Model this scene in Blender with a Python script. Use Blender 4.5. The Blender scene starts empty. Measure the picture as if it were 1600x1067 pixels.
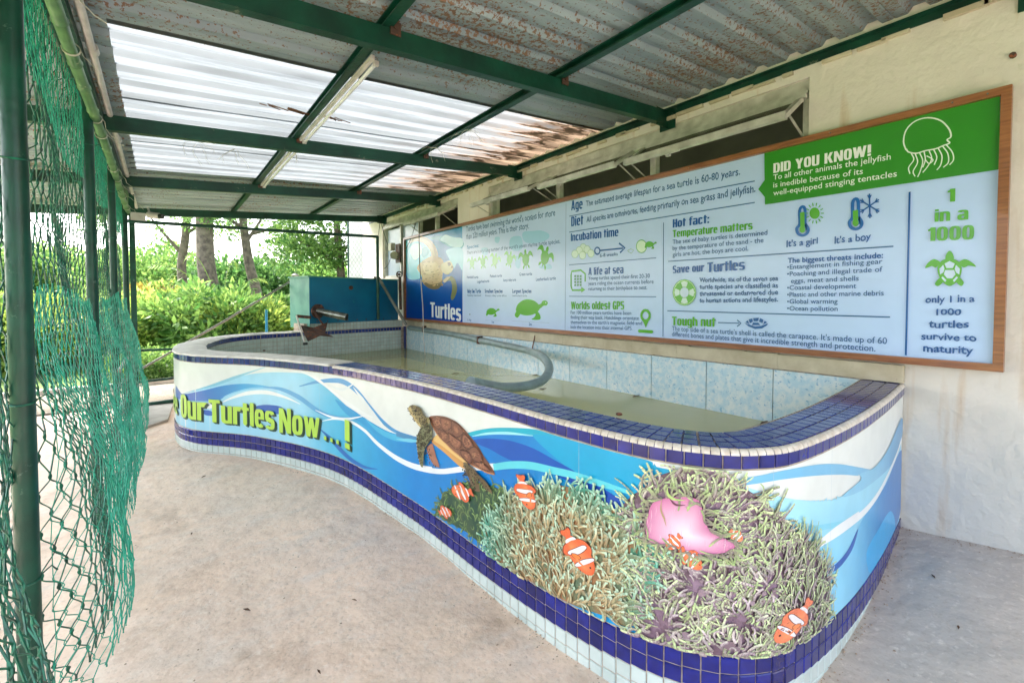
import bpy, bmesh, math, random
import numpy as np
from mathutils import Vector, Matrix
from mathutils.geometry import tessellate_polygon
random.seed(7); rng = np.random.default_rng(7)
SC = bpy.context.scene; COL = SC.collection
PI = math.pi
# ------------------------------------------------------------------ camera
FPX = 711.0; PSI = math.radians(37.52); PIT = math.radians(1.69); HC = 1.2; U0 = 800.0; V0 = 488.0
aF = np.array([math.sin(PSI)*math.cos(PIT), math.cos(PSI)*math.cos(PIT), -math.sin(PIT)])
aR = np.array([math.cos(PSI), -math.sin(PSI), 0.0]); aU = np.cross(aR, aF); aC = np.array([0, 0, HC])
cam = bpy.data.cameras.new('camera'); camo = bpy.data.objects.new('camera', cam); COL.objects.link(camo)
m = Matrix(((aR[0], aU[0], -aF[0]), (aR[1], aU[1], -aF[1]), (aR[2], aU[2], -aF[2]))).to_4x4()
m.translation = Vector(aC); camo.matrix_world = m
cam.sensor_width = 36; cam.lens = FPX/1600*36; cam.shift_y = -(533.5-V0)/1600
cam.clip_start = 0.02; cam.clip_end = 600; SC.camera = camo
# ------------------------------------------------------------------ light
SUN_EL = math.radians(52); SUN_AZ = math.radians(-25)      # azimuth measured from +Y towards +X
W = bpy.data.worlds.new('World'); SC.world = W; W.use_nodes = True
nt = W.node_tree; bg = nt.nodes['Background']; sky = nt.nodes.new('ShaderNodeTexSky'); sky.sky_type = 'NISHITA'
sky.sun_disc = False; sky.sun_elevation = SUN_EL; sky.sun_rotation = SUN_AZ; sky.dust_density = 4.0; sky.air_density = 1.0; sky.ozone_density = 1.0
veil = nt.nodes.new('ShaderNodeHueSaturation'); veil.inputs['Saturation'].default_value = .55; nt.links.new(sky.outputs[0], veil.inputs['Color']); nt.links.new(veil.outputs[0], bg.inputs[0]); bg.inputs[1].default_value = 0.15
sl = bpy.data.lights.new('sun', 'SUN'); so = bpy.data.objects.new('sun', sl); COL.objects.link(so)
sl.energy = 1.5; sl.angle = math.radians(12); sl.color = (1.0, .95, .88)
sd = Vector((math.sin(SUN_AZ)*math.cos(SUN_EL), math.cos(SUN_AZ)*math.cos(SUN_EL), math.sin(SUN_EL)))
so.rotation_euler = sd.to_track_quat('Z', 'Y').to_euler()
SC.view_settings.view_transform = 'Standard'; SC.view_settings.look = 'None'; SC.view_settings.gamma = 1
SC.view_settings.exposure = 2.85
SC.render.engine = 'CYCLES'
SC.cycles.max_bounces = 10; SC.cycles.diffuse_bounces = 6; SC.cycles.transparent_max_bounces = 24
# ------------------------------------------------------------------ projection of traced outlines onto real surfaces
def ray(u, v): return aF + aR*((u-U0)/FPX) + aU*((V0-v)/FPX)
def onx(u, v, x): d = ray(u, v); return aC + d*(x/d[0])
def onz(u, v, z=0): d = ray(u, v); return aC + d*((z-HC)/d[2])
def ony(u, v, y): d = ray(u, v); return aC + d*(y/d[1])
def place(u, D):
    r = (u-U0)/FPX
    return (D*(math.sin(PSI)+r*math.cos(PSI)), D*(math.cos(PSI)-r*math.sin(PSI)))
# ------------------------------------------------------------------ materials
def lin(c):
    out = []
    for x in c[:3]:
        x = x/255.0
        out.append(x/12.92 if x <= .04045 else ((x+.055)/1.055)**2.4)
    return tuple(out)
def mat(name, c1, c2=None, rough=.6, scale=8, metal=0, bump=0, bscale=60, c3=None, t3=.62, s3=20, spec=.5, coat=0, rnd=0, detail=6, stretch=None, bdist=.01, lo=.35, hi=.65):
    M = bpy.data.materials.new(name); M.use_nodes = True; N = M.node_tree.nodes; L = M.node_tree.links
    b = N['Principled BSDF']; b.inputs['Roughness'].default_value = rough; b.inputs['Metallic'].default_value = metal
    b.inputs['Specular IOR Level'].default_value = spec; b.inputs['Coat Weight'].default_value = coat
    tc = N.new('ShaderNodeTexCoord'); vec = tc.outputs['Object']
    geo = N.new('ShaderNodeNewGeometry'); vec = geo.outputs['Position']
    if stretch:
        mp = N.new('ShaderNodeMapping'); mp.inputs['Scale'].default_value = stretch; L.new(vec, mp.inputs[0]); vec = mp.outputs[0]
    c1 = lin(c1); c2 = lin(c2) if c2 else tuple(x*.82 for x in c1)
    n = N.new('ShaderNodeTexNoise'); n.inputs['Scale'].default_value = scale; n.inputs['Detail'].default_value = detail; L.new(vec, n.inputs['Vector'])
    r = N.new('ShaderNodeMapRange'); r.inputs[1].default_value = lo; r.inputs[2].default_value = hi; L.new(n.outputs[0], r.inputs[0])
    mx = N.new('ShaderNodeMix'); mx.data_type = 'RGBA'; mx.inputs[6].default_value = (*c1, 1); mx.inputs[7].default_value = (*c2, 1); L.new(r.outputs[0], mx.inputs[0])
    out = mx.outputs[2]
    if c3:
        n3 = N.new('ShaderNodeTexNoise'); n3.inputs['Scale'].default_value = s3; n3.inputs['Detail'].default_value = 8; n3.inputs['Roughness'].default_value = .7; L.new(vec, n3.inputs['Vector'])
        r3 = N.new('ShaderNodeMapRange'); r3.inputs[1].default_value = t3; r3.inputs[2].default_value = t3+.06; L.new(n3.outputs[0], r3.inputs[0])
        m3 = N.new('ShaderNodeMix'); m3.data_type = 'RGBA'; m3.inputs[7].default_value = (*lin(c3), 1); L.new(out, m3.inputs[6]); L.new(r3.outputs[0], m3.inputs[0]); out = m3.outputs[2]
    if rnd:
        oi = N.new('ShaderNodeObjectInfo'); add = N.new('ShaderNodeMath'); add.operation = 'ADD'
        L.new(oi.outputs['Random'], add.inputs[0]); L.new(geo.outputs['Random Per Island'], add.inputs[1])
        fr = N.new('ShaderNodeMath'); fr.operation = 'FRACT'; L.new(add.outputs[0], fr.inputs[0])
        mr = N.new('ShaderNodeMapRange'); mr.inputs[3].default_value = 1-rnd; mr.inputs[4].default_value = 1+rnd; L.new(fr.outputs[0], mr.inputs[0])
        hs = N.new('ShaderNodeHueSaturation'); L.new(mr.outputs[0], hs.inputs['Value']); L.new(out, hs.inputs['Color']); out = hs.outputs[0]
    L.new(out, b.inputs['Base Color'])
    if bump:
        nb = N.new('ShaderNodeTexNoise'); nb.inputs['Scale'].default_value = bscale; nb.inputs['Detail'].default_value = 8; L.new(vec, nb.inputs['Vector'])
        bp = N.new('ShaderNodeBump'); bp.inputs['Strength'].default_value = bump; bp.inputs['Distance'].default_value = bdist
        L.new(nb.outputs[0], bp.inputs['Height']); L.new(bp.outputs[0], b.inputs['Normal'])
    return M
def mat_vcol(name, rough=.3, mottled=.06, coat=0.2):
    M = bpy.data.materials.new(name); M.use_nodes = True; N = M.node_tree.nodes; L = M.node_tree.links
    b = N['Principled BSDF']; b.inputs['Roughness'].default_value = rough; b.inputs['Coat Weight'].default_value = coat; b.inputs['Coat Roughness'].default_value = .15
    a = N.new('ShaderNodeAttribute'); a.attribute_name = 'Col'
    geo = N.new('ShaderNodeNewGeometry')
    n = N.new('ShaderNodeTexNoise'); n.inputs['Scale'].default_value = 9; n.inputs['Detail'].default_value = 8; L.new(geo.outputs['Position'], n.inputs['Vector'])
    r = N.new('ShaderNodeMapRange'); r.inputs[3].default_value = 1-mottled; r.inputs[4].default_value = 1+mottled; r.inputs[1].default_value = .3; r.inputs[2].default_value = .7; L.new(n.outputs[0], r.inputs[0])
    hs = N.new('ShaderNodeHueSaturation'); L.new(r.outputs[0], hs.inputs['Value']); L.new(a.outputs['Color'], hs.inputs['Color']); L.new(hs.outputs[0], b.inputs['Base Color'])
    bp = N.new('ShaderNodeBump'); bp.inputs['Strength'].default_value = .25; bp.inputs['Distance'].default_value = .004
    n2 = N.new('ShaderNodeTexNoise'); n2.inputs['Scale'].default_value = 14; L.new(geo.outputs['Position'], n2.inputs['Vector']); L.new(n2.outputs[0], bp.inputs['Height']); L.new(bp.outputs[0], b.inputs['Normal'])
    return M
def mat_leaf(name, c1, c2, trans=.45):
    M = bpy.data.materials.new(name); M.use_nodes = True; N = M.node_tree.nodes; L = M.node_tree.links
    b = N['Principled BSDF']; b.inputs['Roughness'].default_value = .5; b.inputs['Specular IOR Level'].default_value = .35
    geo = N.new('ShaderNodeNewGeometry'); rp = N.new('ShaderNodeValToRGB')
    rp.color_ramp.elements[0].color = (*lin(c1), 1); rp.color_ramp.elements[1].color = (*lin(c2), 1)
    L.new(geo.outputs['Random Per Island'], rp.inputs[0]); L.new(rp.outputs[0], b.inputs['Base Color'])
    t = N.new('ShaderNodeBsdfTranslucent'); hs = N.new('ShaderNodeHueSaturation'); hs.inputs['Value'].default_value = 1.5; hs.inputs['Hue'].default_value = .485
    L.new(rp.outputs[0], hs.inputs['Color']); L.new(hs.outputs[0], t.inputs[0])
    ms = N.new('ShaderNodeMixShader'); ms.inputs[0].default_value = trans; L.new(b.outputs[0], ms.inputs[1]); L.new(t.outputs[0], ms.inputs[2])
    L.new(ms.outputs[0], N['Material Output'].inputs[0]); return M
MT = {}
MT['cement'] = mat('cement', (205, 198, 186), (170, 163, 150), .75, 5, bump=.3, c3=(120, 112, 100), t3=.66)
MT['white_plaster'] = mat('white_plaster', (222, 218, 210), (196, 190, 180), .55, 14, bump=.4, c3=(140, 128, 112), t3=.68, s3=9)
MT['grout'] = mat('grout', (190, 176, 160), (150, 135, 120), .8, 30)
MT['blue_tile'] = mat('blue_tile', (20, 32, 124), (16, 24, 100), .12, 20, coat=.3, rnd=.28, bump=.15, bscale=30, bdist=.003)
MT['coping_tile'] = mat('coping_tile_glaze', (44, 60, 132), (34, 46, 110), .16, 12, coat=.3, rnd=.22, c3=(110, 110, 120), t3=.66, s3=30)
MT['white_tile'] = mat('white_tile', (202, 214, 210), (186, 200, 196), .18, 9, rnd=.05, c3=(170, 160, 140), t3=.7)
MT['nosing'] = mat('nosing_tile', (222, 214, 204), (196, 184, 170), .3, 40, rnd=.06)
MT['green_paint'] = mat('green_paint', (12, 76, 58), (7, 54, 42), .34, 10, c3=(84, 112, 98), t3=.63, s3=18, bump=.3, bscale=40, bdist=.004)
MT['green_beam'] = mat('green_beam_paint', (9, 70, 53), (5, 48, 38), .4, 6, c3=(112, 118, 100), t3=.64, s3=9, bump=.4, bscale=30, bdist=.005)
MT['net_dark'] = mat('net_dark_green', (18, 112, 84), (8, 62, 50), .45, 30)
MT['net_teal'] = mat('net_teal', (16, 168, 138), (24, 132, 108), .5, 12)
MT['bamboo'] = mat('bamboo_green', (110, 150, 96), (70, 112, 70), .35, 9, c3=(170, 176, 140), t3=.62)
MT['string'] = mat('string', (208, 206, 190), (170, 168, 150), .8, 30)
MT['white_pipe'] = mat('white_plastic_pipe', (214, 210, 202), (188, 182, 174), .35, 10)
MT['wood'] = mat('varnished_wood', (158, 100, 58), (124, 72, 40), .35, 6, stretch=(8, 1.2, 14), bump=.15, coat=.3)
MT['alu'] = mat('aluminium', (206, 203, 194), (170, 166, 156), .4, 10, metal=.15)
MT['steel'] = mat('steel_pipe', (196, 194, 190), (150, 146, 140), .25, 14, metal=.85)
MT['rust'] = mat('rusty_steel', (92, 62, 50), (58, 46, 42), .6, 14, c3=(140, 76, 46), t3=.55, bump=.4)
MT['hose'] = mat('grey_blue_pvc', (140, 158, 158), (118, 134, 134), .32, 12, c3=(160, 140, 118), t3=.7)
MT['tank_front'] = mat('tank_blue_paint', (16, 124, 164), (12, 104, 146), .4, 3, c3=(26, 132, 146), t3=.62, s3=6)
MT['tank_side'] = mat('tank_faded_green', (90, 160, 142), (60, 136, 124), .45, 6)
MT['black'] = mat('black_cable', (28, 32, 34), None, .5)
MT['grey_metal'] = mat('grey_tube', (150, 150, 140), (120, 118, 110), .4, 10, metal=.4)
MT['tube'] = mat('tube_glass', (238, 238, 238), (226, 226, 226), .25)
MT['cctv'] = mat('cctv_shell', (220, 214, 214), (200, 190, 190), .4)
MT['box_plastic'] = mat('junction_plastic', (206, 202, 188), (180, 174, 158), .5)
MT['conc_slab'] = mat('pale_slab', (178, 176, 168), (156, 152, 144), .8, 6, bump=.3)
MT['trunk'] = mat('bark', (128, 114, 100), (84, 74, 66), .9, 9, bump=.8, bscale=25, bdist=.03, c3=(120, 130, 96), t3=.6)
MT['soil'] = mat('lawn', (96, 124, 50), (70, 100, 40), .95, 3, c3=(132, 126, 92), t3=.6, s3=2, bump=.6)
MT['bwhite'] = mat('white_render', (226, 224, 218), (206, 204, 196), .8, 3)
MT['dark_room'] = mat('room_paint', (120, 116, 98), (104, 100, 84), .8, 3)
MT['cream2'] = mat('cream_trim', (206, 196, 172), (184, 172, 146), .7, 8, c3=(120, 92, 66), t3=.66, bump=.3)
MT['print'] = mat_vcol('vinyl_print', .28, .05)
MT['sign_print'] = mat_vcol('sign_print', .22, .02, .15)
MT['leaf_yellow'] = mat_leaf('leaf_yellow_green', (50, 98, 38), (166, 186, 92), .42)
MT['leaf_mid'] = mat_leaf('leaf_mid_green', (52, 98, 44), (128, 162, 84), .42)
MT['leaf_dark'] = mat_leaf('leaf_dark_green', (38, 82, 40), (96, 138, 72), .38)
MT['leaf_dry'] = mat('dry_leaf', (104, 72, 44), (70, 46, 30), .8)
MT['leaf_olive'] = mat_leaf('leaf_olive', (84, 92, 36), (160, 140, 60), .4)
def dead(c): return c
# cream wall: clean above, scuffed white patches below, brown seep lines
def wall_mat():
    M = mat('cream_wall_paint', (226, 219, 210), (214, 206, 196), .75, 1.6, bump=.7, bscale=16, bdist=.016, c3=(176, 150, 122), t3=.70, s3=5)
    N = M.node_tree.nodes; L = M.node_tree.links; b = N['Principled BSDF']
    src = b.inputs['Base Color'].links[0].from_socket
    geo = [n for n in N if n.type == 'NEW_GEOMETRY'][0]; sp = N.new('ShaderNodeSeparateXYZ'); L.new(geo.outputs['Position'], sp.inputs[0])
    n = N.new('ShaderNodeTexNoise'); n.inputs['Scale'].default_value = 2.2; n.inputs['Detail'].default_value = 9; L.new(geo.outputs['Position'], n.inputs['Vector'])
    a = N.new('ShaderNodeMath'); a.operation = 'MULTIPLY_ADD'; L.new(sp.outputs[2], a.inputs[0]); a.inputs[1].default_value = -.55; L.new(n.outputs[0], a.inputs[2])
    r = N.new('ShaderNodeMapRange'); r.inputs[1].default_value = .05; r.inputs[2].default_value = .28; L.new(a.outputs[0], r.inputs[0])
    mx = N.new('ShaderNodeMix'); mx.data_type = 'RGBA'; mx.inputs[7].default_value = (*lin((206, 202, 194)), 1); L.new(src, mx.inputs[6]); L.new(r.outputs[0], mx.inputs[0])
    # seep stains stretched vertically
    mp = N.new('ShaderNodeMapping'); mp.inputs['Scale'].default_value = (1, 9, .8); L.new(geo.outputs['Position'], mp.inputs[0])
    n2 = N.new('ShaderNodeTexNoise'); n2.inputs['Scale'].default_value = 1.3; n2.inputs['Detail'].default_value = 7; L.new(mp.outputs[0], n2.inputs['Vector'])
    r2 = N.new('ShaderNodeMapRange'); r2.inputs[1].default_value = .58; r2.inputs[2].default_value = .76; r2.inputs[4].default_value = .75; L.new(n2.outputs[0], r2.inputs[0])
    m2 = N.new('ShaderNodeMix'); m2.data_type = 'RGBA'; m2.inputs[7].default_value = (*lin((190, 156, 116)), 1); L.new(mx.outputs[2], m2.inputs[6]); L.new(r2.outputs[0], m2.inputs[0])
    L.new(m2.outputs[2], b.inputs['Base Color'])
    return M
MT['wall'] = wall_mat()
def floor_mat():
    M = mat('concrete_floor', (245, 217, 194), (232, 205, 183), .82, 1.4, bump=.5, bscale=9, bdist=.012, lo=.3, hi=.7)
    N = M.node_tree.nodes; L = M.node_tree.links; b = N['Principled BSDF']
    src = b.inputs['Base Color'].links[0].from_socket; geo = [n for n in N if n.type == 'NEW_GEOMETRY'][0]
    def layer(src, scale, t0, t1, col, detail=8, amt=1, stretch=(1, 1, 1), rot=0):
        mp = N.new('ShaderNodeMapping'); mp.inputs['Scale'].default_value = stretch; mp.inputs['Rotation'].default_value = (0, 0, rot); L.new(geo.outputs['Position'], mp.inputs[0])
        n = N.new('ShaderNodeTexNoise'); n.inputs['Scale'].default_value = scale; n.inputs['Detail'].default_value = detail; n.inputs['Roughness'].default_value = .65; L.new(mp.outputs[0], n.inputs['Vector'])
        r = N.new('ShaderNodeMapRange'); r.inputs[1].default_value = t0; r.inputs[2].default_value = t1; r.inputs[4].default_value = amt; L.new(n.outputs[0], r.inputs[0])
        mx = N.new('ShaderNodeMix'); mx.data_type = 'RGBA'; mx.inputs[7].default_value = (*lin(col), 1); L.new(src, mx.inputs[6]); L.new(r.outputs[0], mx.inputs[0]); return mx.outputs[2]
    s = layer(src, .9, .42, .7, (204, 192, 182), amt=.65)
    s = layer(s, 3.1, .55, .72, (170, 142, 118), amt=.6)
    s = layer(s, 2.6, .52, .75, (216, 206, 196), amt=.7, stretch=(1, 2.4, 1), rot=.5)
    s = layer(s, 9, .5, .7, (206, 178, 156), amt=.4)
    s = layer(s, 14, .52, .7, (234, 220, 208), amt=.4)
    s = layer(s, 26, .64, .70, (150, 128, 110), amt=.5)
    s = layer(s, 1.7, .60, .66, (184, 158, 138), detail=12, amt=.5, stretch=(1, .5, 1), rot=.9)
    # right of the pool the concrete is greyer
    sp = N.new('ShaderNodeSeparateXYZ'); L.new(geo.outputs['Position'], sp.inputs[0])
    nn = N.new('ShaderNodeTexNoise'); nn.inputs['Scale'].default_value = 1.5; L.new(geo.outputs['Position'], nn.inputs['Vector'])
    ad = N.new('ShaderNodeMath'); ad.operation = 'MULTIPLY_ADD'; L.new(nn.outputs[0], ad.inputs[0]); ad.inputs[1].default_value = .8; L.new(sp.outputs[0], ad.inputs[2])
    r = N.new('ShaderNodeMapRange'); r.inputs[1].default_value = 1.7; r.inputs[2].default_value = 2.3; r.inputs[4].default_value = .75; L.new(ad.outputs[0], r.inputs[0])
    mx = N.new('ShaderNodeMix'); mx.data_type = 'RGBA'; mx.inputs[7].default_value = (*lin((180, 173, 167)), 1); L.new(s, mx.inputs[6]); L.new(r.outputs[0], mx.inputs[0]); s = mx.outputs[2]
    s = layer(s, 60, .54, .70, (158, 140, 124), amt=.4)
    s = layer(s, 38, .56, .66, (240, 228, 216), amt=.4)
    L.new(s, b.inputs['Base Color'])
    nb = [n for n in N if n.type == 'BUMP'][0]; nb.inputs['Strength'].default_value = .8; nb.inputs['Distance'].default_value = .02
    n5 = N.new('ShaderNodeTexNoise'); n5.inputs['Scale'].default_value = 70; n5.inputs['Detail'].default_value = 6; L.new(geo.outputs['Position'], n5.inputs['Vector'])
    b2 = N.new('ShaderNodeBump'); b2.inputs['Strength'].default_value = .25; b2.inputs['Distance'].default_value = .004; L.new(n5.outputs[0], b2.inputs['Height']); L.new(nb.outputs[0], b2.inputs['Normal']); L.new(b2.outputs[0], b.inputs['Normal'])
    return M
MT['floor'] = floor_mat()
def roof_mat():
    M = mat('galvanised_roof', (162, 176, 180), (132, 148, 154), .5, 3, metal=.25, stretch=(.5, 3, 1))
    N = M.node_tree.nodes; L = M.node_tree.links; b = N['Principled BSDF']; src = b.inputs['Base Color'].links[0].from_socket
    geo = [n for n in N if n.type == 'NEW_GEOMETRY'][0]
    n = N.new('ShaderNodeTexNoise'); n.inputs['Scale'].default_value = 48; n.inputs['Detail'].default_value = 4; n.inputs['Roughness'].default_value = .7; L.new(geo.outputs['Position'], n.inputs['Vector'])
    n2 = N.new('ShaderNodeTexNoise'); n2.inputs['Scale'].default_value = 1.3; n2.inputs['Detail'].default_value = 4; L.new(geo.outputs['Position'], n2.inputs['Vector'])
    a = N.new('ShaderNodeMath'); a.operation = 'MULTIPLY_ADD'; L.new(n2.outputs[0], a.inputs[0]); a.inputs[1].default_value = .42; L.new(n.outputs[0], a.inputs[2])
    r = N.new('ShaderNodeMapRange'); r.inputs[1].default_value = .785; r.inputs[2].default_value = .82; L.new(a.outputs[0], r.inputs[0])
    mx = N.new('ShaderNodeMix'); mx.data_type = 'RGBA'; mx.inputs[7].default_value = (*lin((128, 98, 76)), 1); L.new(src, mx.inputs[6]); L.new(r.outputs[0], mx.inputs[0])
    L.new(mx.outputs[2], b.inputs['Base Color'])
    return M
MT['roof'] = roof_mat()
def trans_mat():
    M = bpy.data.materials.new('translucent_sheet'); M.use_nodes = True; N = M.node_tree.nodes; L = M.node_tree.links
    N.remove(N['Principled BSDF']); geo = N.new('ShaderNodeNewGeometry'); sp = N.new('ShaderNodeSeparateXYZ'); L.new(geo.outputs['Position'], sp.inputs[0])
    mp = N.new('ShaderNodeMapping'); mp.inputs['Scale'].default_value = (1.2, 9, 1); L.new(geo.outputs['Position'], mp.inputs[0])
    n = N.new('ShaderNodeTexNoise'); n.inputs['Scale'].default_value = 1.6; n.inputs['Detail'].default_value = 9; n.inputs['Roughness'].default_value = .65; L.new(mp.outputs[0], n.inputs['Vector'])
    # brown rotting patch near the wall: X from 2.0 to 3.0 mixed with streaky noise
    a = N.new('ShaderNodeMath'); a.operation = 'MULTIPLY_ADD'; L.new(sp.outputs[0], a.inputs[0]); a.inputs[1].default_value = .36; L.new(n.outputs[0], a.inputs[2])
    rp = N.new('ShaderNodeValToRGB'); e = rp.color_ramp.elements; e[0].position = .98; e[0].color = (.165, .182, .188, 1); e[1].position = 1.0; e[1].color = (.06, .04, .025, 1)
    mr = N.new('ShaderNodeMapRange'); mr.inputs[1].default_value = 1.08; mr.inputs[2].default_value = 1.76; L.new(a.outputs[0], mr.inputs[0])
    e[0].position = 0.0; e[1].position = 1.0
    for p, c in ((.34, (.18, .18, .178, 1)), (.46, (.20, .16, .13, 1)), (.5, (.12, .07, .045, 1)), (.53, (.02, .014, .008, 1)), (.62, (.03, .02, .012, 1)), (.67, (.13, .09, .06, 1)), (.8, (.18, .13, .09, 1))):
        q = e.new(p); q.color = c
    e[-1].color = (.24, .17, .11, 1)
    L.new(mr.outputs[0], rp.inputs[0])
    # dusty streaks
    n2 = N.new('ShaderNodeTexNoise'); n2.inputs['Scale'].default_value = 2.2; n2.inputs['Detail'].default_value = 8; mp2 = N.new('ShaderNodeMapping'); mp2.inputs['Scale'].default_value = (.6, 6, 1); L.new(geo.outputs['Position'], mp2.inputs[0]); L.new(mp2.outputs[0], n2.inputs['Vector'])
    r2 = N.new('ShaderNodeMapRange'); r2.inputs[1].default_value = .45; r2.inputs[2].default_value = .75; r2.inputs[3].default_value = 1.0; r2.inputs[4].default_value = .5; L.new(n2.outputs[0], r2.inputs[0])
    mu = N.new('ShaderNodeMix'); mu.data_type = 'RGBA'; mu.blend_type = 'MULTIPLY'; mu.inputs[0].default_value = 1; L.new(rp.outputs[0], mu.inputs[6]); L.new(r2.outputs[0], mu.inputs[7])
    # rib shading painted into the colour: steep flanks, passing less light, made darker
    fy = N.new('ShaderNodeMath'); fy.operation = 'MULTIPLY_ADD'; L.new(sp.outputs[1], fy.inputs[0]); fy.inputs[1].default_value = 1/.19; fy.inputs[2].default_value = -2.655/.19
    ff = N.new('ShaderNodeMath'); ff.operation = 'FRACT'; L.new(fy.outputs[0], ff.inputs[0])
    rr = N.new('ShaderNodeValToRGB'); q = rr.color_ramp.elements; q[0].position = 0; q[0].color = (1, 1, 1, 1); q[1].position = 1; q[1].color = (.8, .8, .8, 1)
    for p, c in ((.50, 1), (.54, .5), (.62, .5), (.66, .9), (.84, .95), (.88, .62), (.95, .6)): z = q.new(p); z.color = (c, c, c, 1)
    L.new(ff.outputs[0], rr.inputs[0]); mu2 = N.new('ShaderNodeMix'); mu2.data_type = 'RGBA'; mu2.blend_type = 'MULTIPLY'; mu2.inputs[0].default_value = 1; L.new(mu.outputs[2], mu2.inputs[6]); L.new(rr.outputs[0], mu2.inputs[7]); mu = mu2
    t = N.new('ShaderNodeBsdfTranslucent'); L.new(mu.outputs[2], t.inputs[0]); d = N.new('ShaderNodeBsdfDiffuse'); L.new(mu.outputs[2], d.inputs[0])
    tr = N.new('ShaderNodeBsdfTransparent'); L.new(mu.outputs[2], tr.inputs[0]); gl = N.new('ShaderNodeBsdfGlossy'); gl.inputs[1].default_value = .3
    m1 = N.new('ShaderNodeMixShader'); m1.inputs[0].default_value = .2; L.new(t.outputs[0], m1.inputs[1]); L.new(d.outputs[0], m1.inputs[2])
    m2 = N.new('ShaderNodeMixShader'); m2.inputs[0].default_value = .05; L.new(m1.outputs[0], m2.inputs[1]); L.new(tr.outputs[0], m2.inputs[2])
    m3 = N.new('ShaderNodeMixShader'); m3.inputs[0].default_value = .06; L.new(m2.outputs[0], m3.inputs[1]); L.new(gl.outputs[0], m3.inputs[2])
    L.new(m3.outputs[0], N['Material Output'].inputs[0]); return M
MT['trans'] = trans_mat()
def water_mat():
    M = bpy.data.materials.new('pool_water'); M.use_nodes = True; N = M.node_tree.nodes; L = M.node_tree.links
    N.remove(N['Principled BSDF']); geo = N.new('ShaderNodeNewGeometry')
    n = N.new('ShaderNodeTexNoise'); n.inputs['Scale'].default_value = 7; n.inputs['Detail'].default_value = 3; L.new(geo.outputs['Position'], n.inputs['Vector'])
    bp = N.new('ShaderNodeBump'); bp.inputs['Strength'].default_value = .12; bp.inputs['Distance'].default_value = .01; L.new(n.outputs[0], bp.inputs['Height'])
    fr = N.new('ShaderNodeFresnel'); fr.inputs[0].default_value = 1.33; L.new(bp.outputs[0], fr.inputs[1])
    tr = N.new('ShaderNodeBsdfTransparent'); tr.inputs[0].default_value = (.96, .97, .86, 1)
    df = N.new('ShaderNodeBsdfDiffuse'); df.inputs[0].default_value = (*lin((250, 248, 186)), 1)
    m0 = N.new('ShaderNodeMixShader'); m0.inputs[0].default_value = .42; L.new(tr.outputs[0], m0.inputs[1]); L.new(df.outputs[0], m0.inputs[2])
    gl = N.new('ShaderNodeBsdfGlossy'); gl.inputs[1].default_value = .03; L.new(bp.outputs[0], gl.inputs['Normal'])
    ms = N.new('ShaderNodeMixShader'); L.new(fr.outputs[0], ms.inputs[0]); L.new(m0.outputs[0], ms.inputs[1]); L.new(gl.outputs[0], ms.inputs[2])
    L.new(ms.outputs[0], N['Material Output'].inputs[0]); return M
MT['water'] = water_mat()
MT['pool_floor'] = mat('pool_floor', (246, 240, 182), (232, 230, 164), .6, 2.2, c3=(186, 160, 104), t3=.60, s3=3)
def marble_mat():
    M = mat('blue_marble_tile', (186, 214, 226), (218, 228, 230), .15, 26, c3=(140, 184, 210), t3=.57, s3=44, detail=10, coat=.3, lo=.4, hi=.6)
    return M
MT['marble'] = marble_mat()
def glass_mat(name, tint=(.75, .8, .78), rough=.05, refl=.25):
    M = bpy.data.materials.new(name); M.use_nodes = True; N = M.node_tree.nodes; L = M.node_tree.links
    N.remove(N['Principled BSDF']); tr = N.new('ShaderNodeBsdfTransparent'); tr.inputs[0].default_value = (*tint, 1)
    gl = N.new('ShaderNodeBsdfGlossy'); gl.inputs[1].default_value = rough; ms = N.new('ShaderNodeMixShader')
    n = N.new('ShaderNodeTexNoise'); n.inputs['Scale'].default_value = 4; mr = N.new('ShaderNodeMapRange'); mr.inputs[3].default_value = refl*.8; mr.inputs[4].default_value = refl*1.2
    L.new(n.outputs[0], mr.inputs[0]); L.new(mr.outputs[0], ms.inputs[0])
    L.new(tr.outputs[0], ms.inputs[1]); L.new(gl.outputs[0], ms.inputs[2]); L.new(ms.outputs[0], N['Material Output'].inputs[0]); return M
MT['glass'] = glass_mat('window_glass')
MT['frosted'] = mat('frosted_blue_glass', (170, 184, 206), (150, 166, 190), .25, 3)
MT['sash_glass'] = glass_mat('dusty_glass', (.42, .41, .36), .12, .16)
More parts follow.
